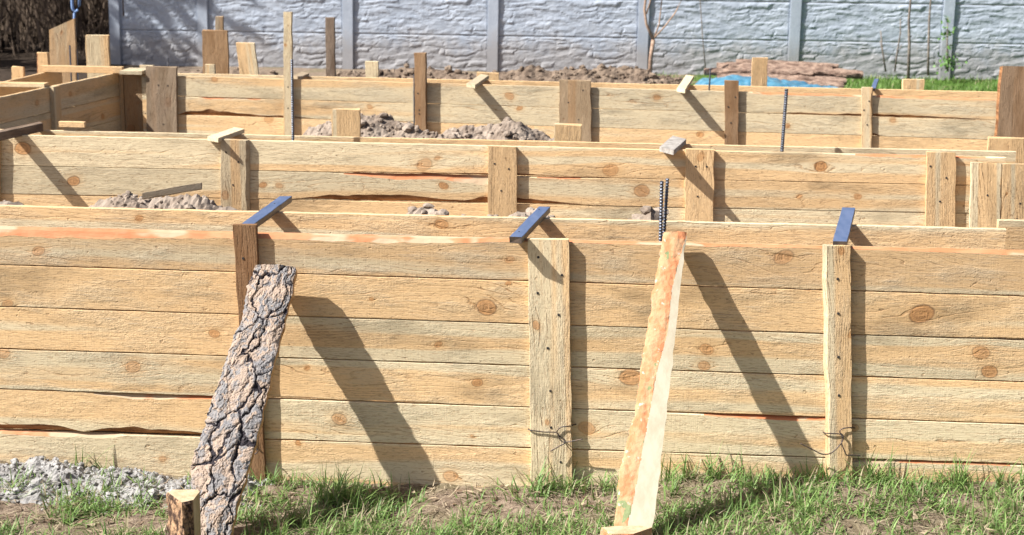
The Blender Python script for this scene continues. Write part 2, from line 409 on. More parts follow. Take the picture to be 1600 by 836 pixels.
# ================================================================== GROUND
def gz(x, y):
    z = float(np.interp(x, [-3, -2.4, -1.6, -.9, -.2, .35, .8, 1.6, 2.6], [.03, .02, -.01, -.02, .0, .075, .07, .075, .09]))
    z *= 1-ss(6.0, 6.6, y)
    z -= .02*ss(5.7, 5.0, y)*ss(-1, 1, x)
    if 4.3 < y < 6.3 and abs(x) < 3.4: z += .022*fbm(x, y, 1, 4, 2.6)+.012*fbm(x, y, 5, 3, 14)
    elif y > 6.3: z += .03*fbm(x, y, 2, 3, .5)
    return z
def axis(spec):
    r = [spec[0][0]]
    for a, b, st in spec:
        n = max(1, int(round((b-a)/st))); r += [a+(b-a)*(i+1)/n for i in range(n)]
    return r
gx = axis([(-600, -60, 90), (-60, -12, 6), (-12, -3.2, .8), (-3.2, 3.2, .022), (3.2, 12, .8), (12, 60, 6), (60, 600, 90)])
gy = axis([(-300, -20, 70), (-20, 0, 4), (0, 4.4, .4), (4.4, 6.1, .02), (6.1, 26, .5), (26, 60, 4), (60, 900, 120)])
gv = [(x, y, gz(x, y)) for y in gy for x in gx]
nx_ = len(gx)
gf = [(j*nx_+i, j*nx_+i+1, (j+1)*nx_+i+1, (j+1)*nx_+i) for j in range(len(gy)-1) for i in range(nx_-1)]
def ground_material():
    b = NB('ground_soil_and_lawn'); p = b.pos(); x, y, z = b.sep(p)
    n1 = b.noise(p, 2.2, 6, .65); n2 = b.noise(p, 24, 6, .7); n3 = b.noise(b.vmul(p, (60, 160, 60)), 1, 4, .7)
    soil = b.mix(b.ramp(n2, .3, .7), (.16, .115, .08), (.36, .28, .21))
    soil = b.mix(b.M('MULTIPLY', b.ramp(n3, .55, .68), .75), soil, (.38, .30, .21))
    soil = b.mix(b.M('MULTIPLY', b.ramp(n3, .44, .34), .6), soil, (.10, .07, .05))
    soil = b.mix(b.M('MULTIPLY', b.ramp(n1, .48, .62), .35), soil, (.13, .14, .05))
    lawn = b.mix(b.ramp(b.noise(b.vmul(p, (9, 3, 5)), 1, 6, .75), .35, .65), (.055, .12, .02), (.11, .19, .04))
    lawn = b.mix(b.ramp(n1, .52, .72), lawn, (.16, .18, .07))
    wd = b.mix(b.ramp(n2, .35, .65), (.035, .026, .02), (.085, .062, .045))
    edge = b.M('MULTIPLY', b.M('SUBTRACT', n1, .5), 2.4)
    ml = b.M('MULTIPLY', b.ramp(b.M('ADD', x, edge), .3, 1.0), b.ramp(b.M('ADD', y, edge), 13.0, 14.5))
    mw = b.M('MULTIPLY', b.ramp(b.M('ADD', x, edge), -5.8, -6.8), b.ramp(y, 17.0, 19.5))
    far = b.ramp(y, 26, 30)
    c = b.mix(ml, soil, lawn); c = b.mix(b.M('MAXIMUM', mw, far), c, wd)
    b.bump(b.M('ADD', n2, b.M('ADD', b.M('MULTIPLY', n3, .5), b.M('MULTIPLY', b.noise(p, 90, 4, .7), .5))), .02)
    return b.fin(c, .95, .1)
GROUND = ground_material()
g = finish('ground', gv, gf, GROUND, smooth=True); tag(g, kind='structure')

# ------------------------------------------------------------------ heaps of loose soil
ICO = None
def ico():
    global ICO
    if ICO is None:
        bm = bmesh.new(); bmesh.ops.create_icosphere(bm, subdivisions=2, radius=1)
        ICO = ([v.co.copy() for v in bm.verts], [tuple(v.index for v in f.verts) for f in bm.faces]); bm.free()
    return ICO
def clod(vs, fs, P, r, rng, sq=.75):
    iv, fc = ico(); n0 = len(vs); sx, sy, sz = [rng.uniform(.7, 1.25)*r for _ in range(3)]; sz *= sq; o = rng.uniform(0, 99)
    a = rng.uniform(0, 6.28); ca, sa = math.cos(a), math.sin(a)
    for v in iv:
        k = 1+.42*noise.noise(v*1.5+Vector((o, 0, 0)))+.22*noise.noise(v*3.7+Vector((o, 3, 0)))
        x, y, z = v.x*sx*k, v.y*sy*k, v.z*sz*k
        vs.append(Vector((P.x+x*ca-y*sa, P.y+x*sa+y*ca, P.z+z)))
    fs += [tuple(n0+i for i in f) for f in fc]
def heap(name, prof, Y, label, mat, res=.02, slope=.75, amp=.05, nclod=260, cr=(.006, .028), ext=.25, zmin=0.0, seed=1, ylim=None, cat='heap', fs_=7.0, drop=None):
    """a heap whose crest at distance Y follows the pixel profile prof"""
    rng = random.Random(seed)
    P = [atY(px, py, Y) for px, py in prof]
    xs = [p.x for p in P]; zs = [p.z for p in P]
    dr = drop or 1.2
    xs = [xs[0]-(zs[0]-zmin)/dr]+xs+[xs[-1]+(zs[-1]-zmin)/dr]; zs = [zmin]+zs+[zmin]
    hmax = max(zs)-zmin; wy = hmax/slope
    y0, y1 = Y-wy, Y+wy
    if ylim: y0, y1 = max(y0, ylim[0]), min(y1, ylim[1])
    nx = int((xs[-1]-xs[0])/res)+2; ny = int((y1-y0)/res)+2
    def H(x, y):
        c = float(np.interp(x, xs, zs))-zmin
        d = abs(y-Y-.08*noise.noise(Vector((x*3, seed, 0))))
        h = c-slope*math.sqrt(d*d+.012**2)+slope*.012
        h += amp*fbm(x, y, seed, 7, fs_)*min(1, max(0, c*3)) + amp*.6*abs(noise.noise(Vector((x*24, y*24, seed))))+amp*.55*abs(noise.noise(Vector((x*60, y*60, seed))))+.012*abs(noise.noise(Vector((x*95, y*95, seed))))
        return zmin-.05+max(0, h+.03)
    vs = []; 
    for j in range(ny):
        for i in range(nx):
            x = xs[0]+(xs[-1]-xs[0])*i/(nx-1); y = y0+(y1-y0)*j/(ny-1); vs.append(Vector((x, y, H(x, y))))
    fs = [(j*nx+i, j*nx+i+1, (j+1)*nx+i+1, (j+1)*nx+i) for j in range(ny-1) for i in range(nx-1)]
    for _ in range(nclod):
        x = rng.uniform(xs[0], xs[-1]); y = rng.uniform(max(y0, Y-.35*wy), min(y1, Y+.3*wy)); h = H(x, y)
        if h < zmin+.02: continue
        r = cr[0]+(cr[1]-cr[0])*rng.random()**3; clod(vs, fs, Vector((x, y, h+r*.15)), r, rng)
    o = finish(name, vs, fs, mat, smooth=False); return tag(o, label, cat)

# ================================================================== FORMWORK 1 (nearest)
Y1 = 6.0
xa = atY(-150, 500, Y1).x; xb = atY(1790, 500, Y1).x
W1 = Wall((xa, Y1), (xb, Y1))
F1 = empty('formwork_panel', (W1.A.x, Y1, 0), 'nearest long wall of horizontal pine boards with three uprights, standing in the grass', 'formwork', 'board formwork walls')
def Ln(x0, y0, x1, y1): return ((x0, y0), (x1, y1))
lines1 = [Ln(0, 355, 1600, 392.5), Ln(0, 412.6, 1600, 461.6), Ln(0, 478, 1600, 530.5), Ln(0, 543.7, 1600, 595.8), Ln(0, 607, 1600, 662),
          Ln(0, 671.5, 1600, 724.3), Ln(0, 745, 1600, 798)]
kn1 = [(1224, 402, 12), (796, 406, 6), (795, 442, 4), (760, 480, 13), (580, 468, 3), (12, 475, 7), (1440, 490, 15), (1110, 457, 11), (335, 521, 7), (685, 538, 5),
       (1072, 498, 5), (1104, 546, 9), (1100, 572, 8), (1533, 551, 11), (1546, 581, 10), (208, 573, 10), (746, 598, 7), (480, 575, 4), (985, 590, 14), (6, 552, 8),
       (530, 655, 10), (738, 682, 3), (917, 669, 11), (254, 717, 5), (704, 744, 10), (335, 692, 4), (466, 693, 4), (365, 655, 4), (1335, 668, 6), (60, 392, 8)]
rows(W1, F1, lines1, -150, 1790, knots=kn1, gap=.005,
     tones={0: (.45, .9, .24), 1: (.62, .5, 0), (2, 0): (.55, .35, 0), (2, 1): (.5, .3, 0), (3, 0): (.4, .75, 0), (3, 1): (.55, .5, 0), (4, 0): (.62, .15, 0), (4, 1): (.35, .35, 0), (5, 0): (.6, .2, .03), (5, 1): (.6, .2, .03)},
     wt=[(0, [(-150, .034), (0, .034), (120, .036), (340, .022), (420, .02), (600, .026), (730, .018), (800, .009), (860, .007), (960, .008), (1080, .009), (1290, .007), (1400, .008), (1500, .011), (1620, .015), (1790, .02)]),
         (4, [(110, 0), (150, .012), (215, .022), (265, .012), (330, .010), (385, .004)]), (5, [(-150, .008), (0, .012), (80, .016), (160, .015), (180, .0)]),
         (4, [(1040, 0), (1130, .008), (1200, .014), (1290, .012), (1330, .002)]), (5, [(1330, 0), (1360, .012), (1440, .009), (1600, .006), (1790, .004)])],
     wb=[(4, [(-150, .022), (0, .025), (40, .028), (75, .024), (110, .004), (130, .010), (160, .026), (200, .028), (260, .020), (320, .014), (385, .002)]),
         (5, [(405, .016), (440, .010), (480, .001)]), (3, [(405, .006), (460, .008), (540, .003), (640, .007), (720, .001)]), (1, [(1500, 0), (1560, .006), (1640, .006), (1790, .002)])],
     splits=[(2, 388), (3, 388), (4, 388), (5, 388)])
P1 = post(W1, F1, (363, 400, 351), (389, 415, 770), T=.026, tone=(.9, .0, .86), nails=[(380, 404), (394, 704)], name='post')
P2 = post(W1, F1, (825, 889, 373), (830, 895, 775), T=.026, tone=(.45, .55, .06), nails=[(841, 402), (878, 430), (840, 458), (873, 492), (856, 544), (861, 668), (876, 722), (860, 611)], knots=[(838, 508, 6), (855, 660, 4)])
P3 = post(W1, F1, (1286, 1329, 383), (1292, 1333, 770), T=.026, tone=(.6, .5, .10), nails=[(1309, 436), (1310, 490), (1310, 558), (1311, 618)], knots=[(1315, 392, 5), (1328, 524, 4)],
          wl=lambda s: .014+.004*noise.noise(Vector((s*9, 1, 1))))
# back panel of the same form
W1b = Wall((atZ(-150, 317, ZT).x, 6.40), (atZ(1577, 358, ZT).x, 6.415))
F1b = empty('formwork_panel', (W1b.A.x, 6.4, 0), 'plain board wall right behind the nearest one, its bare inner face seen as a strip', 'formwork', 'board formwork walls')
rows(W1b, F1b, [Ln(0, 322, 1576, 358.4), Ln(0, 400, 1576, 433), Ln(0, 470, 1576, 503), Ln(0, 540, 1576, 573), Ln(0, 610, 1576, 640), Ln(0, 670, 1576, 700)], -150, 1577,
     knots=[(217, 341, 5), (690, 350, 9)], tones={0: (.5, .4, 0)})
def wire(pts, r, parent, name='tie_wire'):
    vs, fs = tube(pts, r, 6); return finish(name, vs, fs, RUST, parent, smooth=True)
def wall_wire(wall, px, r=.0025, parent=None, name='tie_wire'):
    pts = [wall.pt(x, y, o) for x, y, o in px]; out = []
    for i in range(len(pts)-1):
        p0 = pts[max(i-1, 0)]; p1 = pts[i]; p2 = pts[i+1]; p3 = pts[min(i+2, len(pts)-1)]
        for k in range(6):
            t = k/6; out.append(.5*((2*p1)+(-p0+p2)*t+(2*p0-5*p1+4*p2-p3)*t*t+(-p0+3*p1-3*p2+p3)*t**3))
    out.append(pts[-1]); return wire(out, r, parent, name)
tw = wall_wire(W1, [(826, 670, .0), (828, 672, .032), (850, 675, .034), (870, 676, .038), (873, 683, .04), (877, 689, .042), (883, 691, .045), (896, 689, .05), (910, 686, .055)]); tag(tw, 'twisted wire tie around the wide middle upright, low near the grass', 'wire', 'wire ties')
wall_wire(W1, [(900, 663, .0), (888, 666, .034), (876, 668, .036), (870, 675, .036), (875, 682, .036), (883, 691, .044), (872, 698, .05), (860, 705, .055)], parent=tw, name='wire_strand')
tw = wall_wire(W1, [(1286, 675, .0), (1291, 677, .032), (1311, 678, .034), (1316, 683, .04), (1316, 690, .042), (1306, 702, .05), (1296, 709, .056), (1283, 709, .06), (1267, 701, .062), (1251, 693, .06)]); tag(tw, 'curled wire tie around the narrow right upright, one end bent left over the grass', 'wire', 'wire ties')
wall_wire(W1, [(1336, 669, .0), (1328, 668, .033), (1316, 670, .036), (1312, 675, .038), (1318, 682, .038), (1315, 692, .042), (1319, 703, .046), (1323, 711, .045), (1333, 711, .04), (1344, 712, .035)], parent=tw, name='wire_strand')
tw = wall_wire(W1, [(404, 632, .03), (396, 690, .034), (399, 697, .045), (403, 705, .05), (398, 710, .05)]); tag(tw, 'short wire knot on the dark left upright, beside the bark slab', 'wire', 'wire ties')

# ties on form 1
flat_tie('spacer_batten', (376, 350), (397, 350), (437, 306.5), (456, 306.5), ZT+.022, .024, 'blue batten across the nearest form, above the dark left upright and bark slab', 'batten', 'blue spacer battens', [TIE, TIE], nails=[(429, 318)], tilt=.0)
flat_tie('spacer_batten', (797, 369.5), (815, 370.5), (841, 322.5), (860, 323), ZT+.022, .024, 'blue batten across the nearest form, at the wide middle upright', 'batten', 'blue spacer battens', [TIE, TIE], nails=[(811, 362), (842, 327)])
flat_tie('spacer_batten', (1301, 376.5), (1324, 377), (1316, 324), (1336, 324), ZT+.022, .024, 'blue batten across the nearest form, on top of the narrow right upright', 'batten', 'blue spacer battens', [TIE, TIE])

# rebar
def rebar(px, yt, yb_px, Y, label, r=.006, lean=0.0, z0=.0, rings=True):
    T_ = atY(px, yt, Y); n = int((T_.z-z0)/.004) if rings else 12
    vs, fs, rad, pts = [], [], [], []
    for i in range(n+1):
        z = z0+(T_.z-z0)*i/n
        pts.append(Vector((T_.x+lean*(T_.z-z), T_.y, z))); rad.append(r*(1.28 if (rings and i % 3 == 0) else .95))
    vs, fs = tube(pts, rad, 10); o = finish('rebar', vs, fs, STEEL); return tag(o, label, 'rebar', 'ribbed steel bars')
rebar(1034, 283, 378, 6.2, 'left and shorter of the two paired steel bars in the nearest form', r=.0068, lean=.008)
rebar(1043, 279, 375, 6.22, 'right and taller of the two paired steel bars in the nearest form', r=.0062, lean=-.03)
rebar(456, 93, 222, 8.46, 'ribbed steel bar in front of the tall pale stake', r=.0065, lean=-.005)
rebar(1229, 139, 238, 8.46, 'ribbed steel bar standing alone in the second form, right of centre', r=.0085, lean=-.028)
rebar(1110, 107, 140, 11.3, 'smooth grey bar in front of the blue tarp', r=.006, lean=-.02, rings=False)
rebar(109, 71, 130, 11.9, 'thin grey bar in front of the tall slanted plank at left', r=.0065, rings=False)
rebar(262, 91, 110, 11.6, 'thin dark bar behind the grey plank, in front of the shaded fence', r=.006, rings=False)
rebar(647, 116, 126, 11.3, 'short bar stub beside the dark edged stake', r=.006, rings=False)

# ================================================================== FORMWORK 2
W2 = Wall((atY(-160, 208, 8.36).x, 8.37), (atY(1568, 244, 8.35).x, 8.35))
F2 = empty('formwork_panel', (W2.A.x, 8.37, 0), 'second board wall of clean boards with large round knots and four short uprights', 'formwork', 'board formwork walls')
def par2(y0, y1): return Ln(0, y0, 1568, y1)
rows(W2, F2, [par2(210.5, 246), par2(258, 290), par2(302, 334), par2(352, 384), par2(400, 432), par2(450, 482), par2(500, 530)], -160, 1568,
     knots=[(36, 232, 10), (115, 283, 8), (663, 257, 10), (683, 247, 4), (954, 266, 10), (1003, 298, 10), (1282, 260, 8), (411, 289, 5), (436, 290, 5), (693, 290, 6), (1249, 307, 4), (1340, 307, 5), (160, 242, 3)],
     tones={0: (.55, .0, 0), (1, 0): (.4, .2, 0), (1, 1): (.5, .2, 0), 2: (.5, .1, 0)},
     wt=[(1, [(505, 0), (560, .012), (620, .03), (690, .022), (720, .04), (762, .045)]), (1, [(810, .004), (880, .008), (960, .002)]), (0, [(1300, 0), (1370, .012), (1480, .010), (1568, .004)])],
     wb=[(1, [(455, 0), (510, .026), (600, .036), (640, .034), (690, .018), (725, .014), (762, .034), (790, .04), (806, .034), (840, .024), (900, .008), (940, .0)]), (0, [(480, 0), (560, .006), (700, .007), (762, .010), (810, .014), (850, .006), (930, 0)])],
     splits=[(1, 800)])
post(W2, F2, (344, 388, 218), (346, 391, 420), tone=(.6, .3, .22), nails=[(353, 238), (372, 253), (364, 289)], knots=[(352, 305, 6)], wr=lambda s: .016+.008*noise.noise(Vector((s*8, 1, 1))))
post(W2, F2, (762, 807, 229), (762, 808, 430), tone=(.7, .1, .10), nails=[(773, 256), (795, 264), (783, 298)])
post(W2, F2, (1071, 1116, 233), (1068, 1113, 440), tone=(.8, .05, .08), nails=[(1087, 260), (1104, 260), (1090, 307)], knots=[(1095, 245, 6)])
post(W2, F2, (1448, 1494, 238), (1445, 1491, 450), tone=(.7, .1, .05), nails=[(1454, 260), (1479, 278), (1469, 315)])
post(W2, F2, (-40, -1, 206), (-40, -1, 420), tone=(.6, .2, .2))
W2b = Wall((atZ(-160, 199, ZT).x, 8.60), (atZ(1583, 237, ZT).x, 8.585))
F2b = empty('formwork_panel', (W2b.A.x, 8.6, 0), 'inner board wall right behind the second one, its rough pale top edge showing', 'formwork', 'board formwork walls')
rows(W2b, F2b, [Ln(0, 202.4, 1583, 237), Ln(0, 256, 1583, 290), Ln(0, 310, 1583, 340), Ln(0, 370, 1583, 400), Ln(0, 430, 1583, 460)], -160, 1583, tones={0: (.4, .1, 0)})
e1 = Wall((atY(1517, 254, 8.31).x, 8.30), (atY(1680, 257, 8.30).x, 8.29))
E1 = empty('formwork_panel', (e1.A.x, 8.3, 0), 'short panel of upright boards closing the right end of the second wall', 'formwork', 'board formwork walls')
post(e1, E1, (1517, 1564.5, 254.5), (1514, 1562, 440), tone=(.5, .2, .05), nails=[(1543, 305)], name='board', off=0)
post(e1, E1, (1565.5, 1612, 256), (1563, 1610, 440), tone=(.7, .05, .04), nails=[(1594, 318), (1589, 342)], name='board', off=0, knots=[(1573, 302, 2)])
post(e1, E1, (1613, 1665, 256), (1611, 1663, 440), tone=(.6, .1, .04), name='board', off=0)
upright('upright_plank', 1545, 1660, 215.5, 8.66, .03, 'wide pale plank standing behind the right end of the second wall', 'plank', None, (.75, 0, 0))
flat_tie('spacer_batten', (-64, 216), (-56, 219), (61, 190.5), (68, 191.5), ZT+.045, .045, 'dark weathered batten lying across the left end of the second form', 'batten', 'weathered battens on the second form', tone=(.2, 1, 1.0))
flat_tie('spacer_batten', (322, 213), (343, 216), (366, 199.5), (382, 200.5), ZT+.022, .022, 'whitish batten above the second wall, beside its waney left upright', 'batten', 'weathered battens on the second form', tone=(.1, 1.0, 0))
flat_tie('stone_chunk', (1034, 229), (1049, 235), (1046, 213), (1077, 216), ZT+.024, .024, 'grey flat chunk lying across the second form beside a pale upright', 'stone', None, [STONE, STONE])

# ================================================================== FORMWORK 3
p0 = atZ(228, 118, ZT); p1 = atZ(1562, 154.5, ZT)
W3 = Wall((p0.x, p0.y), (p1.x, p1.y))
F3 = empty('formwork_panel', (p0.x, p0.y, 0), 'third and farthest long board wall, with six mismatched uprights on its face', 'formwork', 'board formwork walls')
def l3(a, b): return Ln(280, a, 1560, b)
rows(W3, F3, [l3(119, 155), l3(150, 188), l3(179, 218), l3(211, 250), l3(245, 284), l3(279, 318)], 228, 1562,
     knots=[(335, 124, 4), (578, 167, 4), (1026, 152, 5), (796, 150, 6), (1395, 188, 4), (672, 128, 4), (420, 187, 6), (1570, 165, 3), (1094, 210, 5), (812, 169, 4), (1230, 197, 4)],
     tones={0: (.4, .7, 0), 1: (.35, .7, 0), 2: (.7, .1, 0)},
     wt=[(0, [(1150, 0), (1190, .012), (1300, .008), (1420, .012), (1560, .006)]), (1, [(300, .002), (330, .010), (400, .008), (440, 0)])],
     wb=[(1, [(277, 0), (295, .022), (330, .042), (380, .022), (420, .010), (440, .016), (500, 0)]), (0, [(1180, 0), (1240, .012), (1300, .008), (1320, .016), (1380, .018), (1440, .014), (1520, .006), (1562, .004)]), (1, [(1340, 0), (1358, .02), (1375, 0)])],
     )
post(W3, F3, (228, 275, 104), (230, 278, 300), tone=(.15, .8, .74), nails=[(247, 133), (262, 134), (255, 194)], knots=[(262, 160, 6)], T=.03)
post(W3, F3, (443, 455.5, 18.5), (443, 456, 300), tone=(.6, .1, .06), T=.03, nails=[(450, 136), (450, 169)], knots=[(446, 70, 2)])
post(W3, F3, (647, 665, 83), (650, 665, 300), tone=(.6, .0, .78), T=.05, nails=[(653, 146), (655, 172), (655, 178)])
post(W3, F3, (874, 923, 124.5), (873, 925, 310), tone=(.3, .25, .62), nails=[(888, 160), (911, 141), (904, 187)], T=.028)
post(W3, F3, (1132, 1154, 126), (1133, 1153, 330), tone=(.6, .1, .78), nails=[(1149, 152), (1138, 167), (1142, 192)], T=.028)
post(W3, F3, (1346, 1364, 136.5), (1346, 1362, 330), tone=(.6, .4, .12), nails=[(1358, 158), (1350, 172), (1355, 195)], T=.028, wr=lambda s: .018*abs(noise.noise(Vector((s*6, 3, 1))))+.006)
q0 = atZ(268, 114.5, ZT); q1 = atZ(1566, 144, ZT)
W3b = Wall((q0.x, q0.y), (q1.x, q1.y))
F3b = empty('formwork_panel', (q0.x, q0.y, 0), 'rear board wall of the farthest form, a clean pale strip above the third wall', 'formwork', 'board formwork walls')
rows(W3b, F3b, [Ln(268, 114.5, 1566, 144), Ln(268, 147, 1566, 176), Ln(268, 180, 1566, 208), Ln(268, 214, 1566, 242), Ln(268, 246, 1566, 274)], 268, 1566, tones={0: (.6, 0, 0)})
upright('upright_plank', 1563, 1640, 104, 10.93, .03, 'tall weathered brown plank at the far right end of the third wall', 'plank', None, (.4, .35, .78), wl=lambda s: .012)
flat_tie('spacer_batten', (728, 130), (743, 133), (751, 116), (764, 117), ZT+.022, .024, 'weathered batten across the farthest form, between the dark edged and the widest uprights', 'batten', 'battens on the farthest form', tone=(.2, 1, .25))
flat_tie('spacer_batten', (1057, 138), (1071, 140), (1072, 117.5), (1084, 118), ZT+.024, .024, 'pale batten across the farthest form, left of the blue tarp', 'batten', 'battens on the farthest form', tone=(.2, .8, 0))
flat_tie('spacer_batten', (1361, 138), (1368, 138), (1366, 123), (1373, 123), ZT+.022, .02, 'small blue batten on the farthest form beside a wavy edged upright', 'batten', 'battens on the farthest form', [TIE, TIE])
flat_tie('spacer_batten', (459, 117), (470, 121), (472, 112), (482, 114), ZT+.02, .02, 'dark batten across the farthest form just right of the tall pale stake', 'batten', 'battens on the farthest form', tone=(.2, 1, .6))
G_ = 'uprights behind the farthest form'
upright('stake', 571, 591, 96, 11.75, .03, 'short pale stake in front of the brown soil, left of centre', 'stake', G_, (.5, 0, 0))
upright('stake', 1176, 1200, 90, 11.75, .04, 'honey coloured square stake in front of the bark slab stack', 'stake', G_, (.95, 0, .12))
upright('stake', 1411, 1445, 124, 11.85, .03, 'wide low pale stake in front of the green lawn', 'stake', G_, (.8, 0, 0), wl=lambda s: .006)
upright('stake', 745, 779, 113, 11.95, .03, 'low pale stake behind the weathered batten, in front of brown soil', 'stake', G_, (.6, 0, 0))
upright('upright_plank', 315, 355, 47.5, 12.3, .03, 'broad rusty brown plank with a cracked top, standing before the grey fence', 'plank', G_, (.9, .05, .70), lean=.005)
upright('stake', 336, 348, 26, 13.2, .04, 'thin brown stake end showing above the broad rusty brown plank', 'stake', G_, (.5, .8, .60))
upright('upright_plank', 368, 397, 67, 12.2, .028, 'pale tapered plank leaning left, right of the broad rusty brown one', 'plank', G_, (.6, 0, .05), lean=.12)
upright('stake', 320.5, 335, 101, 11.85, .03, 'tiny pale stake at the foot of the broad rusty brown plank', 'stake', G_, (.4, 0, 0))
upright('stake', 508, 522, 27.5, 12.6, .04, 'dark grey brown weathered stake before the fence, right of the tall pale one', 'stake', G_, (.1, 1, .98))
upright('upright_plank', 518, 562, 170, 9.3, .03, 'pale square board end in front of the grey soil heap', 'plank', 'short boards behind the second form', (.75, 0, 0))
upright('upright_plank', 866, 908, 195, 8.95, .05, 'low pale board end in front of the widest brown upright', 'plank', 'short boards behind the second form', (.75, 0, 0))
G2 = 'boards at the far left corner'
upright('upright_plank', 76, 117, 38, 12.4, .03, 'tall brown plank with a slanted top, before the dark trees', 'plank', G2, (.8, .3, .42), top_slope=.45, lean=-.02, knots=[(.9, .06, .01), (1.2, .1, .012)])
upright('upright_plank', 133, 169, 55, 12.6, .03, 'pale plank half in shadow, right of the slanted top plank', 'plank', G2, (.5, .1, .04))
upright('stake', 54, 74, 82.5, 12.0, .05, 'short orange edged stake left of the slanted top plank', 'stake', G2, (.9, 0, 0), wl=lambda s: .02)
upright('stake', 17, 36, 104, 12.0, .03, 'lowest little stake at the far left, by the corner form', 'stake', G2, (.9, 0, .05))

# left side form, running away from us
def sidewall(pa, pb, z, label, name='formwork_panel', nrow=5, h=.165, tn=(.4, .4, .1), ext0=0, ext1=0, T=.025, knots=()):
    a = atZ(*pa, z); b = atZ(*pb, z); d = (b-a).normalized(); a = a-d*ext0; b = b+d*ext1
    # outer face towards +X: run from far to near so the wall normal points at us
    Wd = Wall((a.x, a.y), (b.x, b.y))
    E_ = empty(name, (a.x, a.y, 0), label, 'formwork', 'board formwork walls')
    for i in range(nrow):
        zt = z-i*(h+.004); kk = [(k[0], k[1], k[2]) for k in knots if k[3] == i]
        plank('board', Vector((a.x, a.y, zt-h)), Wd.U, Vector((0, 0, 1)), Wd.N, Wd.L, h, T, None, E_, kk, tn)
    return Wd, E_
WL, EL = sidewall((0, 152), (176, 115.5), ZT, 'shaded side wall running away from us at the far left', ext0=1.1, ext1=.13, knots=[(1.55, .08, .02, 0), (2.0, .09, .018, 0), (2.45, .05, .02, 1), (1.5, .04, .015, 1)])
for (u0, lab) in ((1.72, 0), (2.72, 1)):
    a = WL.A+WL.U*u0+WL.N*.0015; plank('post', Vector((a.x, a.y, 0))+WL.N*.03, Vector((0, 0, 1)), WL.U, WL.N, ZT+.002, .09, .03, None, EL, (), (.5, .3, .15))
WL2, EL2 = sidewall((-20, 134.5), (70, 113.5), ZT, 'partner of the shaded side wall, its orange inner face showing at far left', ext0=1.0, ext1=.3, tn=(.95, .1, .35))
a = atZ(-70, 128, ZT); b = atZ(69, 137, ZT)
o = plank('spacer_batten', Vector((b.x-1.0, b.y, ZT+.026-.0)), Vector((1, 0, 0)), Vector((0, 1, 0)), Vector((0, 0, 1)), 1.0, .09, .024, None, None, ((.72, .01, .012),), (.5, .4, .1)); tag(o, 'batten lying across the shaded side form at the far left', 'batten', 'crosspieces of the corner form')
a = atY(66, 108, 11.6); b = atY(193, 112, 11.6)
o = plank('crosspiece', Vector((a.x, 11.56, ZT+.003)), Vector((1, 0, 0)), Vector((0, 0, 1)), Vector((0, -1, 0)), b.x-a.x, .045, .05, None, None, (), (.7, .2, .2)); tag(o, 'squared timber laid across the far end of the corner form, below two tall planks', 'timber', 'crosspieces of the corner form')
a = atY(193, 112, 11.62); b = atY(226, 112, 11.62)
o = plank('upright_plank', Vector((a.x, 11.62, 0)), Vector((0, 0, 1)), Vector((1, 0, 0)), Vector((0, -1, 0)), a.z, b.x-a.x, .03, None, None, ((a.z-.42, .04, .03), (a.z-.22, .1, .012)), (.6, .3, .50)); tag(o, 'shaded brown plank with dark knots in the corner, left of the grey plank', 'plank')
a = atY(176, 106, 11.5); b = atY(190, 106, 11.5)
o = plank('spacer_batten', Vector((atY(192, 108, 11.5).x, 11.42, ZT+.036)), Vector((1, 0, 0)), Vector((0, 1, 0)), Vector((0, 0, 1)), .16, .24, .025, None, None, (), (.2, 1, .1)); tag(o, 'small grey offcut resting on the corner above the shaded brown plank', 'batten', 'crosspieces of the corner form')
o = plank('stake', Vector((atY(218, 102, 11.75).x, 11.75, 0)), Vector((0, 0, 1)), Vector((1, 0, 0)), Vector((0, -1, 0)), atY(218, 102, 11.75).z, .1, .03, None, None, (), (.6, 0, 0)); tag(o, 'pale stake end peeping out behind the grey plank', 'stake')
o = plank('stake', Vector((atY(177, 105.5, 11.9).x, 11.9, 0)), Vector((0, 0, 1)), Vector((1, 0, 0)), Vector((0, -1, 0)), atY(177, 105.5, 11.9).z, .07, .03, None, None, (), (.6, 0, 0)); tag(o, 'small pale stake end above the corner, left of the grey offcut', 'stake')
# offcut on form-2 edge + board behind F1 right
o = plank('offcut', atZ(86, 201, ZT+.02)+Vector((0, .06, 0)), Vector((1, 0, 0)), Vector((0, 0, 1)), Vector((0, -1, 0)), .14, .03, .03, None, None, (), (.6, 0, 0)); tag(o, 'rough pale offcut lying behind the left end of the second form', 'offcut')
pb_ = atZ(1580, 361, ZT-.005)
o = plank('upright_plank', Vector((pb_.x, 6.62, 0)), Vector((1, .05, 0)).normalized(), Vector((0, 0, 1)), Vector((.05, -1, 0)).normalized(), .5, ZT-.005, .03, None, None, (), (.6, .1, .05)); tag(o, 'board behind the right end of the nearest form, half shaded', 'plank')

# ================================================================== soil heaps between the forms
heap('soil_heap', [(-120, 318), (-40, 313), (5, 310), (28, 313), (40, 326), (60, 340)], 7.35, 'small grey soil heap at the left edge behind the nearest form', SOIL_HEAP, seed=3, ylim=(6.5, 8.3))
heap('soil_heap', [(118, 330), (145, 318), (175, 300), (200, 297), (215, 302), (235, 306), (262, 305), (295, 304), (330, 312), (355, 322), (385, 330)], 7.3, 'grey crumbly soil heap with a weathered stick, before the second wall at left', SOIL_HEAP, seed=5, ylim=(6.5, 8.3), nclod=900, cr=(.004, .02), res=.012, amp=.028, fs_=12.0)
heap('soil_heap', [(625, 342), (642, 329), (655, 324), (668, 329), (680, 325), (692, 331), (712, 337), (760, 336), (800, 332), (830, 329), (850, 331), (870, 345)], 7.2, 'low grey rubble heap below the middle of the second wall', SOIL_HEAP, seed=8, ylim=(6.5, 8.3), nclod=260, cr=(.01, .04), res=.016, amp=.03)
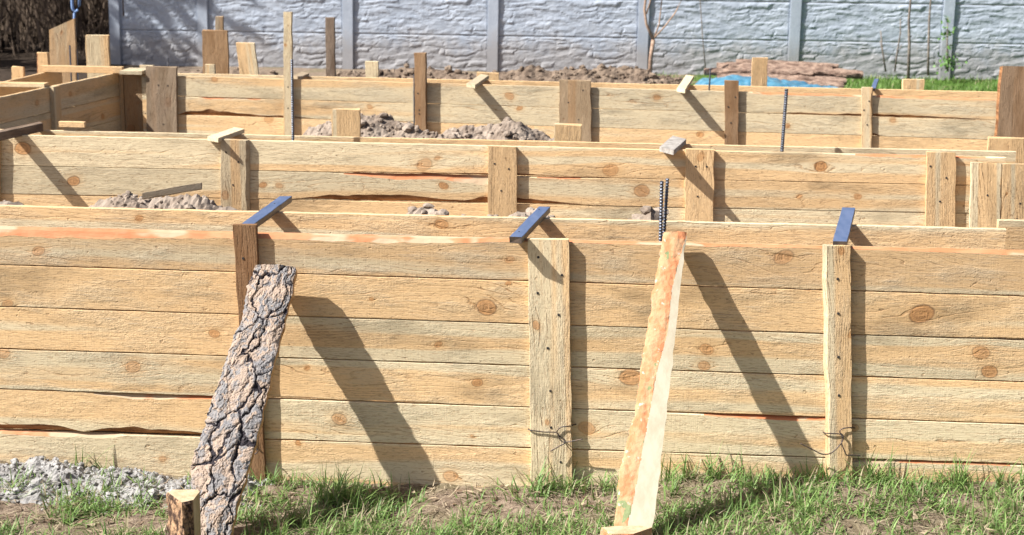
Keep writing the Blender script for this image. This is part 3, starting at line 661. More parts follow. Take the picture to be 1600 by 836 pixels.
heap('soil_heap', [(950, 345), (970, 337), (985, 339), (1000, 332), (1018, 320), (1030, 330), (1042, 345)], 7.2, 'pointed grey soil lump behind the paired steel bars', SOIL_HEAP, seed=12, ylim=(6.5, 8.3), nclod=160, cr=(.01, .04), res=.016, amp=.03)
heap('soil_heap', [(1530, 362), (1555, 352), (1580, 347), (1600, 345), (1680, 340)], 7.2, 'grey soil heap at the right edge behind the nearest form', SOIL_HEAP, seed=15, ylim=(6.66, 8.25), nclod=160)
heap('soil_heap', [(455, 222), (480, 200), (515, 185), (560, 176), (590, 176), (620, 190), (640, 188), (665, 202), (700, 198), (735, 196), (770, 194), (795, 182), (815, 186), (835, 200), (860, 214), (880, 222)], 9.6, 'long grey soil heap with stones between the second and third walls', SOIL_HEAP, seed=21, ylim=(8.75, 10.9), nclod=1600, cr=(.005, .032), res=.013, amp=.022, fs_=12.0)
heap('soil_heap', [(500, 122), (540, 112), (590, 108), (640, 107), (700, 109), (740, 113), (765, 118), (800, 107), (830, 102), (860, 110), (900, 108), (950, 106), (1000, 110), (1040, 116), (1070, 124)], 17.5, 'brown clay heap along the foot of the grey fence', SOIL_BROWN, seed=30, ylim=(16, 20.5), nclod=700, cr=(.015, .05), res=.035, amp=.045, fs_=5.0, slope=.45)
heap('soil_heap', [(270, 112), (300, 108), (330, 110), (400, 108), (430, 112)], 17.5, 'low strip of brown clay behind the broad rusty brown plank', SOIL_BROWN, seed=33, ylim=(16, 20.5), nclod=80, cr=(.015, .045), res=.035, amp=.035, fs_=5.0, slope=.45)
# stick on the heap
st0 = atY(222, 311, 7.25); st1 = atY(314, 295, 7.40)
d = (st1-st0).normalized(); vv = d.cross(Vector((0, -1, .2))).normalized()
o = plank('weathered_stick', st0, d, Vector((0, .3, 1)).normalized(), Vector((0, -1, .3)).normalized(), (st1-st0).length, .030, .02, None, None, (), (.1, 1, .55)); tag(o, 'weathered grey stick poking out of the left soil heap', 'stick')

# mortar crumbs by the front wall, left
def mortar_bed():
    rng = random.Random(7); vs, fs = [], []; res = .009; x0, x1, y0, y1 = -2.75, -1.30, 5.44, 5.975
    nx = int((x1-x0)/res); ny = int((y1-y0)/res)
    def H(x, y):
        crest = float(np.interp(x, [-2.75, -2.4, -2.2, -2.0, -1.9, -1.75, -1.6, -1.45, -1.3], [.02, .03, .055, .03, .05, .025, .035, .04, -.02]))
        f = ss(5.46, 5.80, y)*(1-.3*ss(5.9, 5.99, y))
        edge = .5+.5*noise.noise(Vector((x*4, y*4, 3)))
        h = crest*f*(.75+.5*edge)+.026*fbm(x, y, 3, 7, 12)*f+.022*abs(noise.noise(Vector((x*38, y*38, 1))))*f+.012*abs(noise.noise(Vector((x*85, y*85, 1))))*f
        return gz(x, y)-.02+max(0, h)
    for j in range(ny):
        for i in range(nx):
            x = x0+(x1-x0)*i/(nx-1); y = y0+(y1-y0)*j/(ny-1); vs.append(Vector((x, y, H(x, y))))
    fs = [(j*nx+i, j*nx+i+1, (j+1)*nx+i+1, (j+1)*nx+i) for j in range(ny-1) for i in range(nx-1)]
    for _ in range(1300):
        x = rng.uniform(x0, x1); y = rng.uniform(5.46, y1); h = H(x, y)
        if h < gz(x, y)+.015 and rng.random() < .6: continue
        clod(vs, fs, Vector((x, y, h+.003)), .003+.014*rng.random()**3, rng, .7)
    o = finish('mortar_rubble', vs, fs, MORTAR, smooth=False); tag(o, 'pale grey crumbled mortar spread along the foot of the nearest wall at left', 'rubble', kind='stuff')
mortar_bed()

# ================================================================== SLABS leaning on the near wall
def bark_material():
    b = NB('pine_bark'); c = b.sep(b.attr('bk').outputs['Vector']); p = b.pos()
    n = b.noise(p, 32, 5, .7); n2 = b.noise(p, 110, 4, .7); n3 = b.noise(p, 12, 4, .6)
    plate = b.mix(b.ramp(b.M('ADD', c[1], b.M('MULTIPLY', b.M('SUBTRACT', n3, .5), .6)), .42, .58), (.39, .30, .23), (.235, .225, .22))
    plate = b.mix(b.M('MULTIPLY', b.ramp(n, .54, .68), .6), plate, (.17, .175, .20))
    plate = b.mix(b.M('MULTIPLY', b.ramp(n2, .55, .7), .5), plate, (.42, .31, .24))
    col = b.mix(b.ramp(c[0], -.06, .16), (.035, .03, .035), plate)
    col = b.mix(b.M('MULTIPLY', b.ramp(n2, .45, .34), .45), col, (.12, .09, .08))
    b.bump(b.M('ADD', n, b.M('MULTIPLY', n2, .7)), .006)
    return b.fin(col, .88, .2)
BARK = bark_material()
def orange_bark_material():
    b = NB('flaky_orange_bark'); p = b.pos()
    n = b.noise(b.vmul(p, (1, 1, .45)), 26, 5, .65); n2 = b.noise(b.vmul(p, (1, 1, .6)), 13, 4, .6); n3 = b.noise(p, 40, 3, .6)
    c = b.mix(b.ramp(n, .4, .6), (.50, .20, .09), (.45, .28, .15))
    c = b.mix(b.ramp(n2, .62, .65), c, (.20, .24, .11)); c = b.mix(b.ramp(n3, .64, .68), c, (.50, .40, .31))
    c = b.mix(b.ramp(n, .34, .28), c, (.28, .11, .06))
    b.bump(b.M('ADD', n, b.M('MULTIPLY', n3, .6)), .006)
    return b.fin(c, .8, .25)
OBARK = orange_bark_material()
CREAM = simple('fresh_cut_pine', (.44, .385, .275), (.52, .46, .345), 18, 5, .8, .2, .0012, (1, 1, .15))
REDWOOD_EDGE = simple('slab_edge_wood', (.42, .22, .10), (.60, .38, .20), 30, 4, .8, .2, .002, (1, 1, .2))

def slab(name, left, right, Yt, zb, bulge, thick, amp, mats, label, nu=420, nv=64, split=None, seedv=1, rag=.004, plates=True):
    """left/right: pixel outlines top to bottom; lies in the plane leaning from Yt (top) down to zb on the ground"""
    pt = atY(.5*(left[0][0]+right[0][0]), .5*(left[0][1]+right[0][1]), Yt)
    xm = .5*(left[-1][0]+right[-1][0]); ym = .5*(left[-1][1]+right[-1][1])
    pb = atZ(xm, ym, zb)
    # plane holding pt, pb and the X axis
    ax = (pt-pb); Nn = Vector((1, 0, 0)).cross(ax).normalized()
    if Nn.y > 0: Nn = -Nn
    def onp(px, py): r = ray(px, py); return CAM+r*((pt-CAM).dot(Nn)/r.dot(Nn))
    Lp = [onp(*q) for q in left]; Rp = [onp(*q) for q in right]
    def inter(P, t):
        zz = pb.z+(pt.z-pb.z)*(1-t); zs = [q.z for q in P][::-1]
        return Vector((float(np.interp(zz, zs, [q.x for q in P][::-1])), float(np.interp(zz, zs, [q.y for q in P][::-1])), zz))
    Sp = [onp(*q) for q in split] if split else None
    vs, bk, fs, mi = [], [], [], []
    for i in range(nu+1):
        t = i/nu; a = inter(Lp, t); b = inter(Rp, t)
        a = a+Vector((rag*1.5*noise.noise(Vector((t*22, seedv, 0)))+rag*noise.noise(Vector((t*70, seedv, 0))), 0, 0))
        b = b+Vector((rag*noise.noise(Vector((t*25, seedv, 5))), 0, 0))
        if Sp: sf = min(.98, max(.02, (inter(Sp, t).x-a.x)/max(.001, (b.x-a.x)))) 
        for j in range(nv+1):
            f = j/nv; P = a.lerp(b, f)
            h = bulge*(1-(2*f-1)**2)**.6
            q = Vector((P.x*15, P.z*8.5, seedv))+Vector((noise.noise(P*9)*.8+.35*noise.noise(P*34)+.12*noise.noise(P*120), noise.noise(P*8+Vector((5, 5, 5)))*.8+.35*noise.noise(P*31+Vector((9, 1, 5))), 0))
            if plates:
                ca = (f-.5)*.16; cb = t*1.2
                wa = .030*noise.noise(Vector((ca*16, cb*9, 2)))+.010*noise.noise(Vector((ca*60, cb*40, 2)))+.004*noise.noise(Vector((ca*180, cb*130, 2)))
                wb_ = .040*noise.noise(Vector((ca*12, cb*8, 7)))+.012*noise.noise(Vector((ca*60, cb*45, 7)))+.004*noise.noise(Vector((ca*170, cb*120, 9)))
                vd = noise.voronoi(Vector(((ca+wa)*12+(cb+wb_)*2.4, (cb+wb_)*4.6, seedv)))[0]; e = vd[1]-vd[0]
                wdt = .02+.09*(.5+.5*noise.noise(Vector((ca*20, cb*7, 5))))
                k = ss(0, wdt, e)
                n1 = noise.fractal(Vector(((ca+wa)*26, (cb+wb_)*10, 3)), 1.0, 2.0, 3)*.8+.5
                st = n1*6; fl = math.floor(st); lv = (fl+ss(.55, 1.0, st-fl))/6
                fine = noise.noise(Vector((ca*150, cb*80, 4)))
                lvl = .45*k+.75*lv+.10*fine+.07*noise.noise(P*230)-.25
                h += amp*1.25*lvl; bkv = .25*k+.30*lv-.12+.08*fine+.55*(k-.6)
                v2 = noise.voronoi(Vector(((ca+wa)*38+(cb+wb_)*5, (cb+wb_)*16, seedv+4)))[0]; k3 = ss(0, .12, v2[1]-v2[0]); h -= amp*.28*(1-k3); bkv -= .10*(1-k3)
                tonev = noise.noise(Vector((fl*3.7+round(vd[0]*3)*.0, ca*14, cb*7)))*.5+.5
            else:
                if Sp and f > sf:
                    h = bulge*(1-(2*sf-1)**2)**.6*(1-.5*(f-sf)/(1-sf+1e-6)); bkv = 2
                else:
                    lvl = noise.noise(Vector((P.x*40, P.z*14, 4)))+.6*noise.noise(P*70); h += amp*lvl; bkv = lvl
            # droop at the rim
            P = P+Nn*(h+thick)
            vs.append(P); bk.append((bkv, tonev if plates else f, t))
    w_ = nv+1
    for i in range(nu):
        for j in range(nv):
            fs.append((i*w_+j, i*w_+j+1, (i+1)*w_+j+1, (i+1)*w_+j))
            mi.append(1 if (Sp and bk[i*w_+j][0] == 2 and bk[i*w_+j+1][0] == 2) else 0)
    # flat sawn back and the rims
    n0 = len(vs)
    for i in range(nu+1):
        for j in (0, nv):
            P = vs[i*w_+j]; d_ = (P-pt).dot(Nn); vs.append(P-Nn*(d_)); bk.append((0, 0, 0))
    for i in range(nu):
        a = n0+i*2; fs.append((a, a+1, a+3, a+2)); mi.append(2)
        fs.append((i*w_, (i+1)*w_, a+2, a)); mi.append(2)
        fs.append((i*w_+nv, (i+1)*w_+nv, a+3, a+1)); mi.append(2)
    fs.append(tuple(range(w_))+(n0+1, n0)); mi.append(2)
    fs.append(tuple(nu*w_+j for j in range(w_))+(n0+nu*2+1, n0+nu*2)); mi.append(2)
    o = finish(name, vs, fs, mats, None, mi, {'bk': bk}, recalc=True); tag(o, label, 'slab', 'bark slabs leaning on the nearest wall'); return o
slab('bark_slab', [(402, 415), (392, 440), (380, 500), (357, 560), (338, 616), (318, 680), (300, 735), (304, 790), (297, 880)],
     [(463, 424), (462, 446), (448, 500), (433, 560), (420, 616), (406, 680), (390, 735), (374, 790), (352, 880)],
     5.955, -.06, .012, .018, .012, [BARK, BARK, REDWOOD_EDGE], 'leaning slab of rough grey pine bark at the dark left upright', seedv=3, rag=.007)
slab('bark_slab', [(1037, 367), (1027, 420), (1017, 480), (1004, 560), (991, 650), (968, 735), (962, 800), (956, 880)],
     [(1073, 365), (1063, 449), (1051, 565), (1038, 676), (1026, 780), (1013, 880)], 5.972, .005, 0.012, .016, .0026, [OBARK, CREAM, CREAM],
     'leaning slab with flaky orange bark and a cream cut edge, right of centre', split=[(1073, 366), (1061, 408), (1049, 455), (1042, 524), (1026, 582), (1010, 670), (994, 757), (979, 827), (970, 880)], plates=False, seedv=6, rag=.005, nu=260, nv=36)

# stakes holding the slabs' feet
def stump(name, top_poly, z_top_px_plane, H, label, mats, rough, bk_edges=(0, 1)):
    P = [atZ(x, y, z_top_px_plane) for x, y in top_poly]
    cx = sum((p for p in P), Vector())/len(P)
    vs, fs, mi = [], [], []; R = []
    for i in range(len(P)):                          # densify
        a, b = P[i], P[(i+1) % len(P)]
        for k in range(7): R.append((a.lerp(b, k/7), i))
    n = len(R); lv = 40
    for l in range(lv+1):
        z = z_top_px_plane-H*l/lv
        for (p, e) in R:
            q = Vector((p.x, p.y, z)); d = (q-Vector((cx.x, cx.y, z)))
            k = rough*(noise.noise(Vector((p.x*40, p.y*40, z*22)))+.7*noise.noise(Vector((p.x*90, p.y*90, z*60)))) if e in bk_edges else .0
            q = q+d.normalized()*abs(k)*(0 if l == 0 else 1)
            vs.append(q)
    for l in range(lv):
        for k in range(n):
            fs.append((l*n+k, l*n+(k+1) % n, (l+1)*n+(k+1) % n, (l+1)*n+k)); mi.append(1 if R[k][1] in bk_edges else 0)
    fs.append(tuple(range(n))); mi.append(0)
    o = finish(name, vs, fs, mats, None, mi, {'bk': [(.3+.6*noise.noise(Vector((v.x*50, v.y*50, v.z*30))), 0, 0) for v in vs]}, recalc=True)
    return tag(o, label, 'stake', 'split stakes at the slabs')
SPLITW = simple('split_pine', (.42, .31, .18), (.54, .42, .27), 22, 5, .85, .2, .003, (1, 1, .3))
DBARK = simple('dark_split_bark', (.06, .035, .025), (.42, .26, .15), 38, 6, .9, .2, .008, (1, 1, .55), lo=.42, hi=.60)
stump('split_stake', [(262, 769), (284, 785), (302, 781), (312, 768), (308, 765), (270, 765)], .285, .36, 'stubby split stake with dark bark at the foot of the grey bark slab', [SPLITW, DBARK], .013)
stump('split_stake', [(940, 824), (956, 834), (990, 834), (1019, 824), (1000, 821), (960, 822)], .14, .22, 'cut stake with orange bark at the foot of the cream edged slab', [SPLITW, OBARK], .008, (0, 1, 2))

# ================================================================== GRASS, straw
def blades(name, spots, label, mat, kind='stuff', seed=2):
    rng = random.Random(seed); vs, fs, co = [], [], []
    for (x, y, z, L, wd, az, bend, tilt, c) in spots:
        dx, dy = math.cos(az), math.sin(az); sx, sy = -dy*wd, dx*wd
        n0 = len(vs); seg = 4 if L > .04 else 3
        px, pz = 0.0, 0.0; ang = tilt
        for k in range(seg+1):
            t = k/seg; ww = (1-t**1.6)*.5+.02
            vs.append((x+dx*px+sx*ww, y+dy*px+sy*ww, z+pz)); vs.append((x+dx*px-sx*ww, y+dy*px-sy*ww, z+pz))
            co.append(c); co.append(c)
            px += math.sin(ang)*L/seg; pz += math.cos(ang)*L/seg; ang += bend/seg
        for k in range(seg): a = n0+2*k; fs.append((a, a+1, a+3, a+2))
    o = finish(name, vs, fs, mat, attrs={'gc': co}, smooth=True); return tag(o, label, 'grass' if 'grass' in name else 'straw', kind=kind)
def blade_material(name, rough=.55):
    b = NB(name); c = b.attr('gc').outputs['Color']; b.put(b.b.inputs['Base Color'], c)
    b.put(b.b.inputs['Roughness'], rough); b.put(b.b.inputs['Specular IOR Level'], .35)
    tr = b.n('ShaderNodeBsdfTranslucent'); b.put(tr.inputs[0], c); mx = b.n('ShaderNodeMixShader'); mx.inputs[0].default_value = .3
    b.t.links.new(b.b.outputs[0], mx.inputs[1]); b.t.links.new(tr.outputs[0], mx.inputs[2]); b.t.links.new(mx.outputs[0], b.out.inputs[0]); return b.m
GRASS = blade_material('grass_blade'); STRAW = blade_material('straw_blade', .7)
rng = random.Random(5)
def gcol():
    k = rng.random(); a = (.12+.12*k, .22+.14*k, .055+.05*k)
    if rng.random() < .18: a = (.40, .34, .21)
    s = rng.uniform(.75, 1.15); return (a[0]*s, a[1]*s, a[2]*s, 1)
def px_of(x, y, z):
    q = RM.transposed() @ (Vector((x, y, z))-CAM); return 800+FPX*q.x/-q.z, 418-FPX*q.y/-q.z
def dens(x, y):
    px, py = px_of(x, y, gz(x, y))
    d = .42+1.3*noise.noise(Vector((x*2.3, y*3.2, 4)))+.5*noise.noise(Vector((x*8, y*8, 1)))
    if px < 430:
        if py < 770: d -= .38
        else: d += -.05
    if 430 < px < 640: d += .35
    if 640 < px < 960: d += .1 if py > 775 else -.25
    if px > 1020: d += .28
    if 1480 < px and py > 760: d -= .1
    return d
spots = []
def tuft(x, y, n, Lr, spread=.02, lean=.9):
    z = gz(x, y)
    for _ in range(n):
        a = rng.uniform(0, 6.283); r = abs(rng.gauss(0, spread)); bx, by = x+r*math.cos(a), y+r*math.sin(a)
        if by > 5.965: by = 5.965-rng.random()*.02
        L = rng.uniform(*Lr); spots.append((bx, by, gz(bx, by)-.004, L, rng.uniform(.003, .0078), rng.uniform(0, 6.283), rng.uniform(.0, 2.0), rng.uniform(.1, lean), gcol()))
n = 0
while n < 3900:
    x = rng.uniform(-2.9, 2.5); y = rng.uniform(4.6, 5.96)
    if rng.random() > dens(x, y): 
        if rng.random() < .97: continue
    n += 1; tuft(x, y, rng.randint(7, 13), (.03, .10), .028, 1.45)
for (px, py, k, L) in [(520, 772, 26, .17), (540, 768, 22, .15), (500, 765, 16, .13), (430, 745, 20, .09), (560, 780, 20, .12), (838, 762, 22, .13), (860, 755, 20, .12), (895, 758, 18, .13), (945, 756, 16, .12), (1045, 745, 22, .13),
                    (1075, 742, 22, .14), (1110, 742, 24, .13), (1150, 745, 20, .11), (1190, 750, 20, .09), (1255, 752, 22, .11), (1280, 748, 18, .10), (1345, 742, 26, .14), (1375, 750, 22, .11), (1400, 752, 18, .10),
                    (1470, 752, 26, .14), (1490, 755, 22, .12), (1545, 752, 20, .11), (1585, 750, 20, .12), (1230, 800, 26, .12), (1260, 820, 26, .12), (1200, 820, 24, .11), (120, 728, 10, .11), (138, 728, 8, .13), (170, 735, 9, .1),
                    (215, 752, 10, .09), (40, 750, 22, .09), (20, 765, 22, .10), (60, 760, 14, .08), (225, 760, 12, .09), (180, 765, 12, .1), (480, 800, 30, .11), (440, 820, 26, .11), (405, 800, 16, .09), (1580, 800, 20, .1), (1050, 790, 16, .09), (1440, 800, 16, .08)]:
    p = atZ(px, py, .03); tuft(p.x, min(p.y, 5.955), int(k*1.5), (L*.5, L*1.4), .032, .8)
blades('grass', spots, 'green grass tufts on the bare soil in front of the nearest wall', GRASS)
spots = []
n = 0
while n < 15000:
    x = rng.uniform(-2.9, 2.5); y = rng.uniform(4.6, 5.96); n += 1
    if rng.random() > .55+.8*noise.noise(Vector((x*3, y*4, 8))): continue
    k = rng.uniform(.6, 1.1); c = (.52*k, .43*k, .30*k, 1) if rng.random() < .7 else (.20*k, .14*k, .09*k, 1)
    spots.append((x, y, gz(x, y)+rng.uniform(.002, .018), rng.uniform(.02, .10), rng.uniform(.0015, .005), rng.uniform(0, 6.283), rng.uniform(-.3, .3), rng.uniform(1.35, 1.65), c))
for _ in range(750):
    x = rng.uniform(-2.7, 2.2); y = rng.uniform(4.9, 5.95)
    if noise.noise(Vector((x*2, y*3, 15))) < -.05: continue
    k = rng.uniform(.55, 1.15); c = (.55*k, .44*k, .30*k, 1) if rng.random() < .6 else (.24*k, .16*k, .105*k, 1)
    spots.append((x, y, gz(x, y)+rng.uniform(.003, .02), rng.uniform(.012, .05), rng.uniform(.008, .022), rng.uniform(0, 6.283), rng.uniform(-.8, .8), rng.uniform(1.2, 1.65), c))
blades('straw_litter', spots, 'dry straw and dead stalks scattered over the bare soil', STRAW)
# far lawn
spots = []
for _ in range(26000):
    x = rng.uniform(.2, 7.5); y = rng.uniform(15.5, 21.9)
    if x < 1.2 and rng.random() > .3: continue
    if noise.noise(Vector((x*1.3, y*1.3, 6))) < -.35: continue
    k = rng.uniform(.7, 1.1); c = (.15*k, .26*k, .055*k, 1) if rng.random() < .9 else (.35*k, .33*k, .17*k, 1)
    spots.append((x, y, 0, rng.uniform(.04, .11), rng.uniform(.006, .014), rng.uniform(0, 6.28), rng.uniform(.2, 1), rng.uniform(0, .7), c))
blades('lawn_grass', spots, 'green lawn grass between the farthest form and the grey fence', GRASS)
# sprouts on the soil strip left of the lawn
# ================================================================== CONCRETE FENCE
def fence_material():
    b = NB('painted_concrete'); p = b.pos()
    n = b.noise(p, 2.4, 7, .75); n2 = b.noise(p, 40, 4, .7); zz = b.sep(p)[2]
    c = b.mix(b.ramp(n, .3, .7), (.31, .352, .415), (.43, .475, .54)); c = b.mix(b.M('MULTIPLY', b.ramp(n2, .6, .75), .3), c, (.31, .32, .34))
    drt = b.M('MULTIPLY', b.ramp(b.M('ADD', zz, b.M('MULTIPLY', n, -.9)), .15, -.25), .55)
    c = b.mix(drt, c, (.26, .22, .18))
    b.bump(n2, .004); return b.fin(c, .85, .2)
FEN = fence_material()
YF = 22.0; PXS = [184, 320, 545, 770, 1003, 1238, 1475]
PX = [atY(p, 108, YF).x for p in PXS]; PX += [PX[-1]+1.98, PX[-1]+3.96]
FE = empty('concrete_fence', (PX[0], YF, 0), 'long pale grey concrete fence with a cast stone pattern behind the whole site', 'fence')
def panel_mesh(W, H, seedv):
    nx, ny = int(W/.018), int(H/.018); vs, fs = [], []
    rg = random.Random(seedv); rowsz = [0]
    while rowsz[-1] < H: rowsz.append(rowsz[-1]+rg.uniform(.05, .12))
    stones = []
    for k in range(len(rowsz)-1):
        x = -rg.uniform(0, .3)
        while x < W: L = rg.uniform(.10, .40); stones.append((x, x+L, rowsz[k], rowsz[k+1], rg.uniform(-.004, .020), rg.uniform(-1, 1))); x += L
    for j in range(ny+1):
        for i in range(nx+1):
            x, z = W*i/nx, H*j/ny
            xx = x+.10*noise.noise(Vector((x*4, z*9, seedv)))+.03*noise.noise(Vector((x*15, z*22, seedv))); zz = z+.05*noise.noise(Vector((x*3.2, z*5, seedv+9)))+.014*noise.noise(Vector((x*14, z*16, seedv+9)))
            h = 0
            for s in stones:
                if s[0] <= xx < s[1] and s[2] <= zz < s[3]:
                    e = min(xx-s[0], s[1]-xx, (zz-s[2])*1.0, (s[3]-zz)*1.0); h = s[4]*ss(0, .03, e)+.010+s[5]*.008*(zz-s[2])/(s[3]-s[2]); break
            h += .010*fbm(x, z*2.2, seedv, 4, 8)
            ed = min(z, H-z, x*1.5, (W-x)*1.5); h *= ss(0, .02, ed)
            vs.append((x, -h*.62, z))
    fs = [(j*(nx+1)+i, j*(nx+1)+i+1, (j+1)*(nx+1)+i+1, (j+1)*(nx+1)+i) for j in range(ny) for i in range(nx)]
    n0 = len(vs); vs += [(0, .05, 0), (W, .05, 0), (W, .05, H), (0, .05, H)]
    fs += [(n0+1, n0, n0+3, n0+2), (0, n0, n0+1, nx), (n0+3, ny*(nx+1), (ny+1)*(nx+1)-1, n0+2)]
    me = bpy.data.meshes.new('fence_panel'); me.from_pydata(vs, [], fs); me.materials.append(FEN); return me
PM = [panel_mesh(1.84, .494, s) for s in (3, 8)]
for i in range(len(PX)-1):
    wspan = PX[i+1]-PX[i]
    for r in range(4):
        o = bpy.data.objects.new('fence_panel', PM[r % 2]); link(o, FE)
        o.location = (PX[i]+.07-PX[0], -.035, -.02+r*.5+(.0)); o.scale = ((wspan-.14)/1.84, 1, 1)
for i, x in enumerate(PX):
    bm = bmesh.new(); bmesh.ops.create_cube(bm, size=1)
    for v in bm.verts: v.co = Vector((v.co.x*.155, v.co.y*.15, v.co.z*2.3+1.05))
    bmesh.ops.bevel(bm, geom=[e for e in bm.edges], offset=.012, segments=2, affect='EDGES')
    me = bpy.data.meshes.new('fence_post'); bm.to_mesh(me); bm.free(); me.materials.append(FEN)
    o = bpy.data.objects.new('fence_post', me); link(o, FE); o.location = (x-PX[0], 0, -.1); o.rotation_euler = (0, RAD(.4), 0)

# ================================================================== slab stack on tarp
TARP = simple('blue_tarp', (.04, .16, .26), (.10, .25, .34), 6, 3, .4, .5, .004)
def tarp():
    vs, fs = [], []; a = atY(1078, 131, 18.3).x; b = atY(1336, 131, 18.6).x; nx, ny = 110, 60
    for j in range(ny+1):
        for i in range(nx+1):
            x = a+(b-a)*i/nx; y = 17.9+1.7*j/ny
            h = .20+.12*ss(a, a+.5, x)*ss(19.3, 18.5, y)*ss(b, b-1.2, x)+.05*abs(fbm(x, y, 3, 3, 3))+.03*abs(noise.noise(Vector((x*9, y*4, 2))))
            h *= ss(0, .10, min(i/nx, 1-i/nx, j/ny, 1-j/ny)*1.0)*.8+.2
            vs.append((x, y, h))
    fs = [(j*(nx+1)+i, j*(nx+1)+i+1, (j+1)*(nx+1)+i+1, (j+1)*(nx+1)+i) for j in range(ny) for i in range(nx)]
    tag(finish('tarp', vs, fs, TARP, smooth=True), 'crumpled light blue tarp under the stack of bark slabs', 'tarp')
tarp()
PBARK = simple('pinkish_bark', (.15, .095, .07), (.34, .24, .18), 11, 6, .9, .2, .012, (1, 1, 3))
def log_slab(pxl, pxr, yc, r, Y, lab, tilt=0.0, sd=0):
    a = atY(pxl, yc, Y); b = atY(pxr, yc, Y); L = b.x-a.x; vs, fs = [], []; nu, nv = 70, 18
    for i in range(nu+1):
        t = i/nu; rr = r*(1-.25*abs(2*t-1)**6)
        for k in range(nv):
            an = 2*math.pi*k/nv; y_ = math.cos(an)*rr*1.7; z_ = math.sin(an)*rr
            dsp = 1+.28*noise.noise(Vector((a.x+L*t*7+sd, y_*9, z_*22)))+.15*noise.noise(Vector((L*t*20, an*3, sd)))
            vs.append((a.x+L*t, Y+y_*dsp, a.z+tilt*t+z_*dsp))
    for i in range(nu):
        for k in range(nv): fs.append((i*nv+k, i*nv+(k+1) % nv, (i+1)*nv+(k+1) % nv, (i+1)*nv+k))
    fs.append(tuple(range(nv))); fs.append(tuple(nu*nv+k for k in range(nv)))
    tag(finish('stacked_slab', vs, fs, PBARK, recalc=True), lab, 'slab', 'bark slabs stacked on the tarp')
LS = [(1165, 1318, 127, .045, 18.75, 'lowest slab of the stack, its shadow falling on the blue tarp', -.03), (1120, 1322, 120, .050, 18.85, 'second slab from the bottom of the stack, ending at the stack right side', -.03),
      (1100, 1270, 112, .048, 18.95, 'slab reaching farthest left in the stack', .0), (1122, 1348, 106, .058, 19.05, 'thick slab reaching farthest right in the stack', -.05),
      (1120, 1300, 103, .052, 19.15, 'slab just under the topmost one of the stack', -.02), (1150, 1310, 97, .044, 19.2, 'topmost slab of the stack', -.04)]
for i, l in enumerate(LS): log_slab(*l[:6], tilt=l[6], sd=i*13)

# ================================================================== young trees and shoots
def twigm(name, c1, c2): return simple(name, c1, c2, 30, 3, .85, .2, .003)
TWIG = twigm('young_bark', (.26, .17, .12), (.42, .30, .22)); TWIG2 = twigm('grey_twig', (.13, .11, .10), (.26, .22, .18)); LEAFM = simple('fresh_leaf', (.07, .16, .03), (.13, .25, .06), 30, 2, .5, .3, .001)
DTRUNK = simple('dark_trunk', (.05, .036, .026), (.17, .125, .09), 6, 4, .9, .1, .02, (1, 1, .3)); DLEAF = simple('dark_needles', (.018, .026, .010), (.055, .05, .022), 3, 3, .8, .1, .01)
def sapling(paths, Y, label, mat, name='sapling', cat='young tree', group=None, leaves=None, grow=True):
    base = atY(paths[0][0][0], paths[0][0][1], Y); e = empty(name, (base.x, Y, 0), label, cat, group)
    for q, path in enumerate(paths):
        pts = [atY(x, y, Y+(.0 if q == 0 else .1*((q % 3)-1)*t/len(path))) for t, (x, y, r) in enumerate(path)]
        rad = [r*.72 for (_, _, r) in path]
        vs, fs = tube(pts, rad, 7); finish('trunk' if q == 0 else 'branch', vs, fs, mat, e, smooth=True)
    if leaves:
        vs, fs = [], []
        rg = random.Random(9)
        for (lx, ly, n, sp) in leaves:
            c = atY(lx, ly, Y)
            for _ in range(n):
                p = c+Vector((rg.gauss(0, sp), rg.gauss(0, sp), rg.gauss(0, sp))); a = Vector((rg.uniform(-1, 1), rg.uniform(-1, 1), rg.uniform(-1, 1))).normalized()*.022; b = Vector((rg.uniform(-1, 1), rg.uniform(-1, 1), rg.uniform(-1, 1))).normalized()*.022
                n0 = len(vs); vs += [p-a, p-b, p+a, p+b]; fs.append((n0, n0+1, n0+2, n0+3))
        finish('leaves', vs, fs, LEAFM, e)
    return e
sapling([[(1015, 126, .035), (1017, 90, .033), (1021, 62, .033)], [(1021, 62, .026), (1010, 38, .022), (1007, 15, .02), (1010, -10, .018), (1020, -60, .01)], [(1021, 62, .014), (1030, 38, .012), (1033, 10, .01), (1036, -20, .008)], [(1022, 60, .014), (1040, 40, .012), (1055, 20, .011), (1070, -10, .009), (1080, -50, .006)], [(1010, 22, .014), (1016, 2, .012), (1020, -30, .008)]],
        18.6, 'brown forked young tree in front of a fence post, behind the clay heap', TWIG)
sapling([[(1103, 115, .01), (1098, 60, .009), (1094, 0, .008), (1092, -40, .005)]], 20.5, 'thinnest single shoot before the fence, left of the slab stack', TWIG2, 'shoot', 'shoot', 'bare shoots before the fence')
sapling([[(1384, 112, .015), (1379, 80, .013), (1376, 48, .008)], [(1379, 84, .007), (1375, 64, .006)]], 19.5, 'shortest bare shoot before the fence, right of the slab stack', TWIG2, 'shoot', 'shoot', 'bare shoots before the fence')
sapling([[(1398, 112, .015), (1402, 80, .013), (1407, 52, .011), (1407, 30, .007)], [(1402, 84, .008), (1409, 70, .006)]], 19.5, 'short kinked bare shoot, second in the row right of the slab stack', TWIG2, 'shoot', 'shoot', 'bare shoots before the fence')
sapling([[(1419, 128, .024), (1421, 70, .021), (1420, 30, .017), (1424, -10, .014), (1425, -60, .008)], [(1421, 60, .008), (1425, 55, .005)]], 17.0, 'tall dark bare stem behind the wide low stake on the lawn', TWIG2, 'shoot', 'shoot', 'bare shoots before the fence')
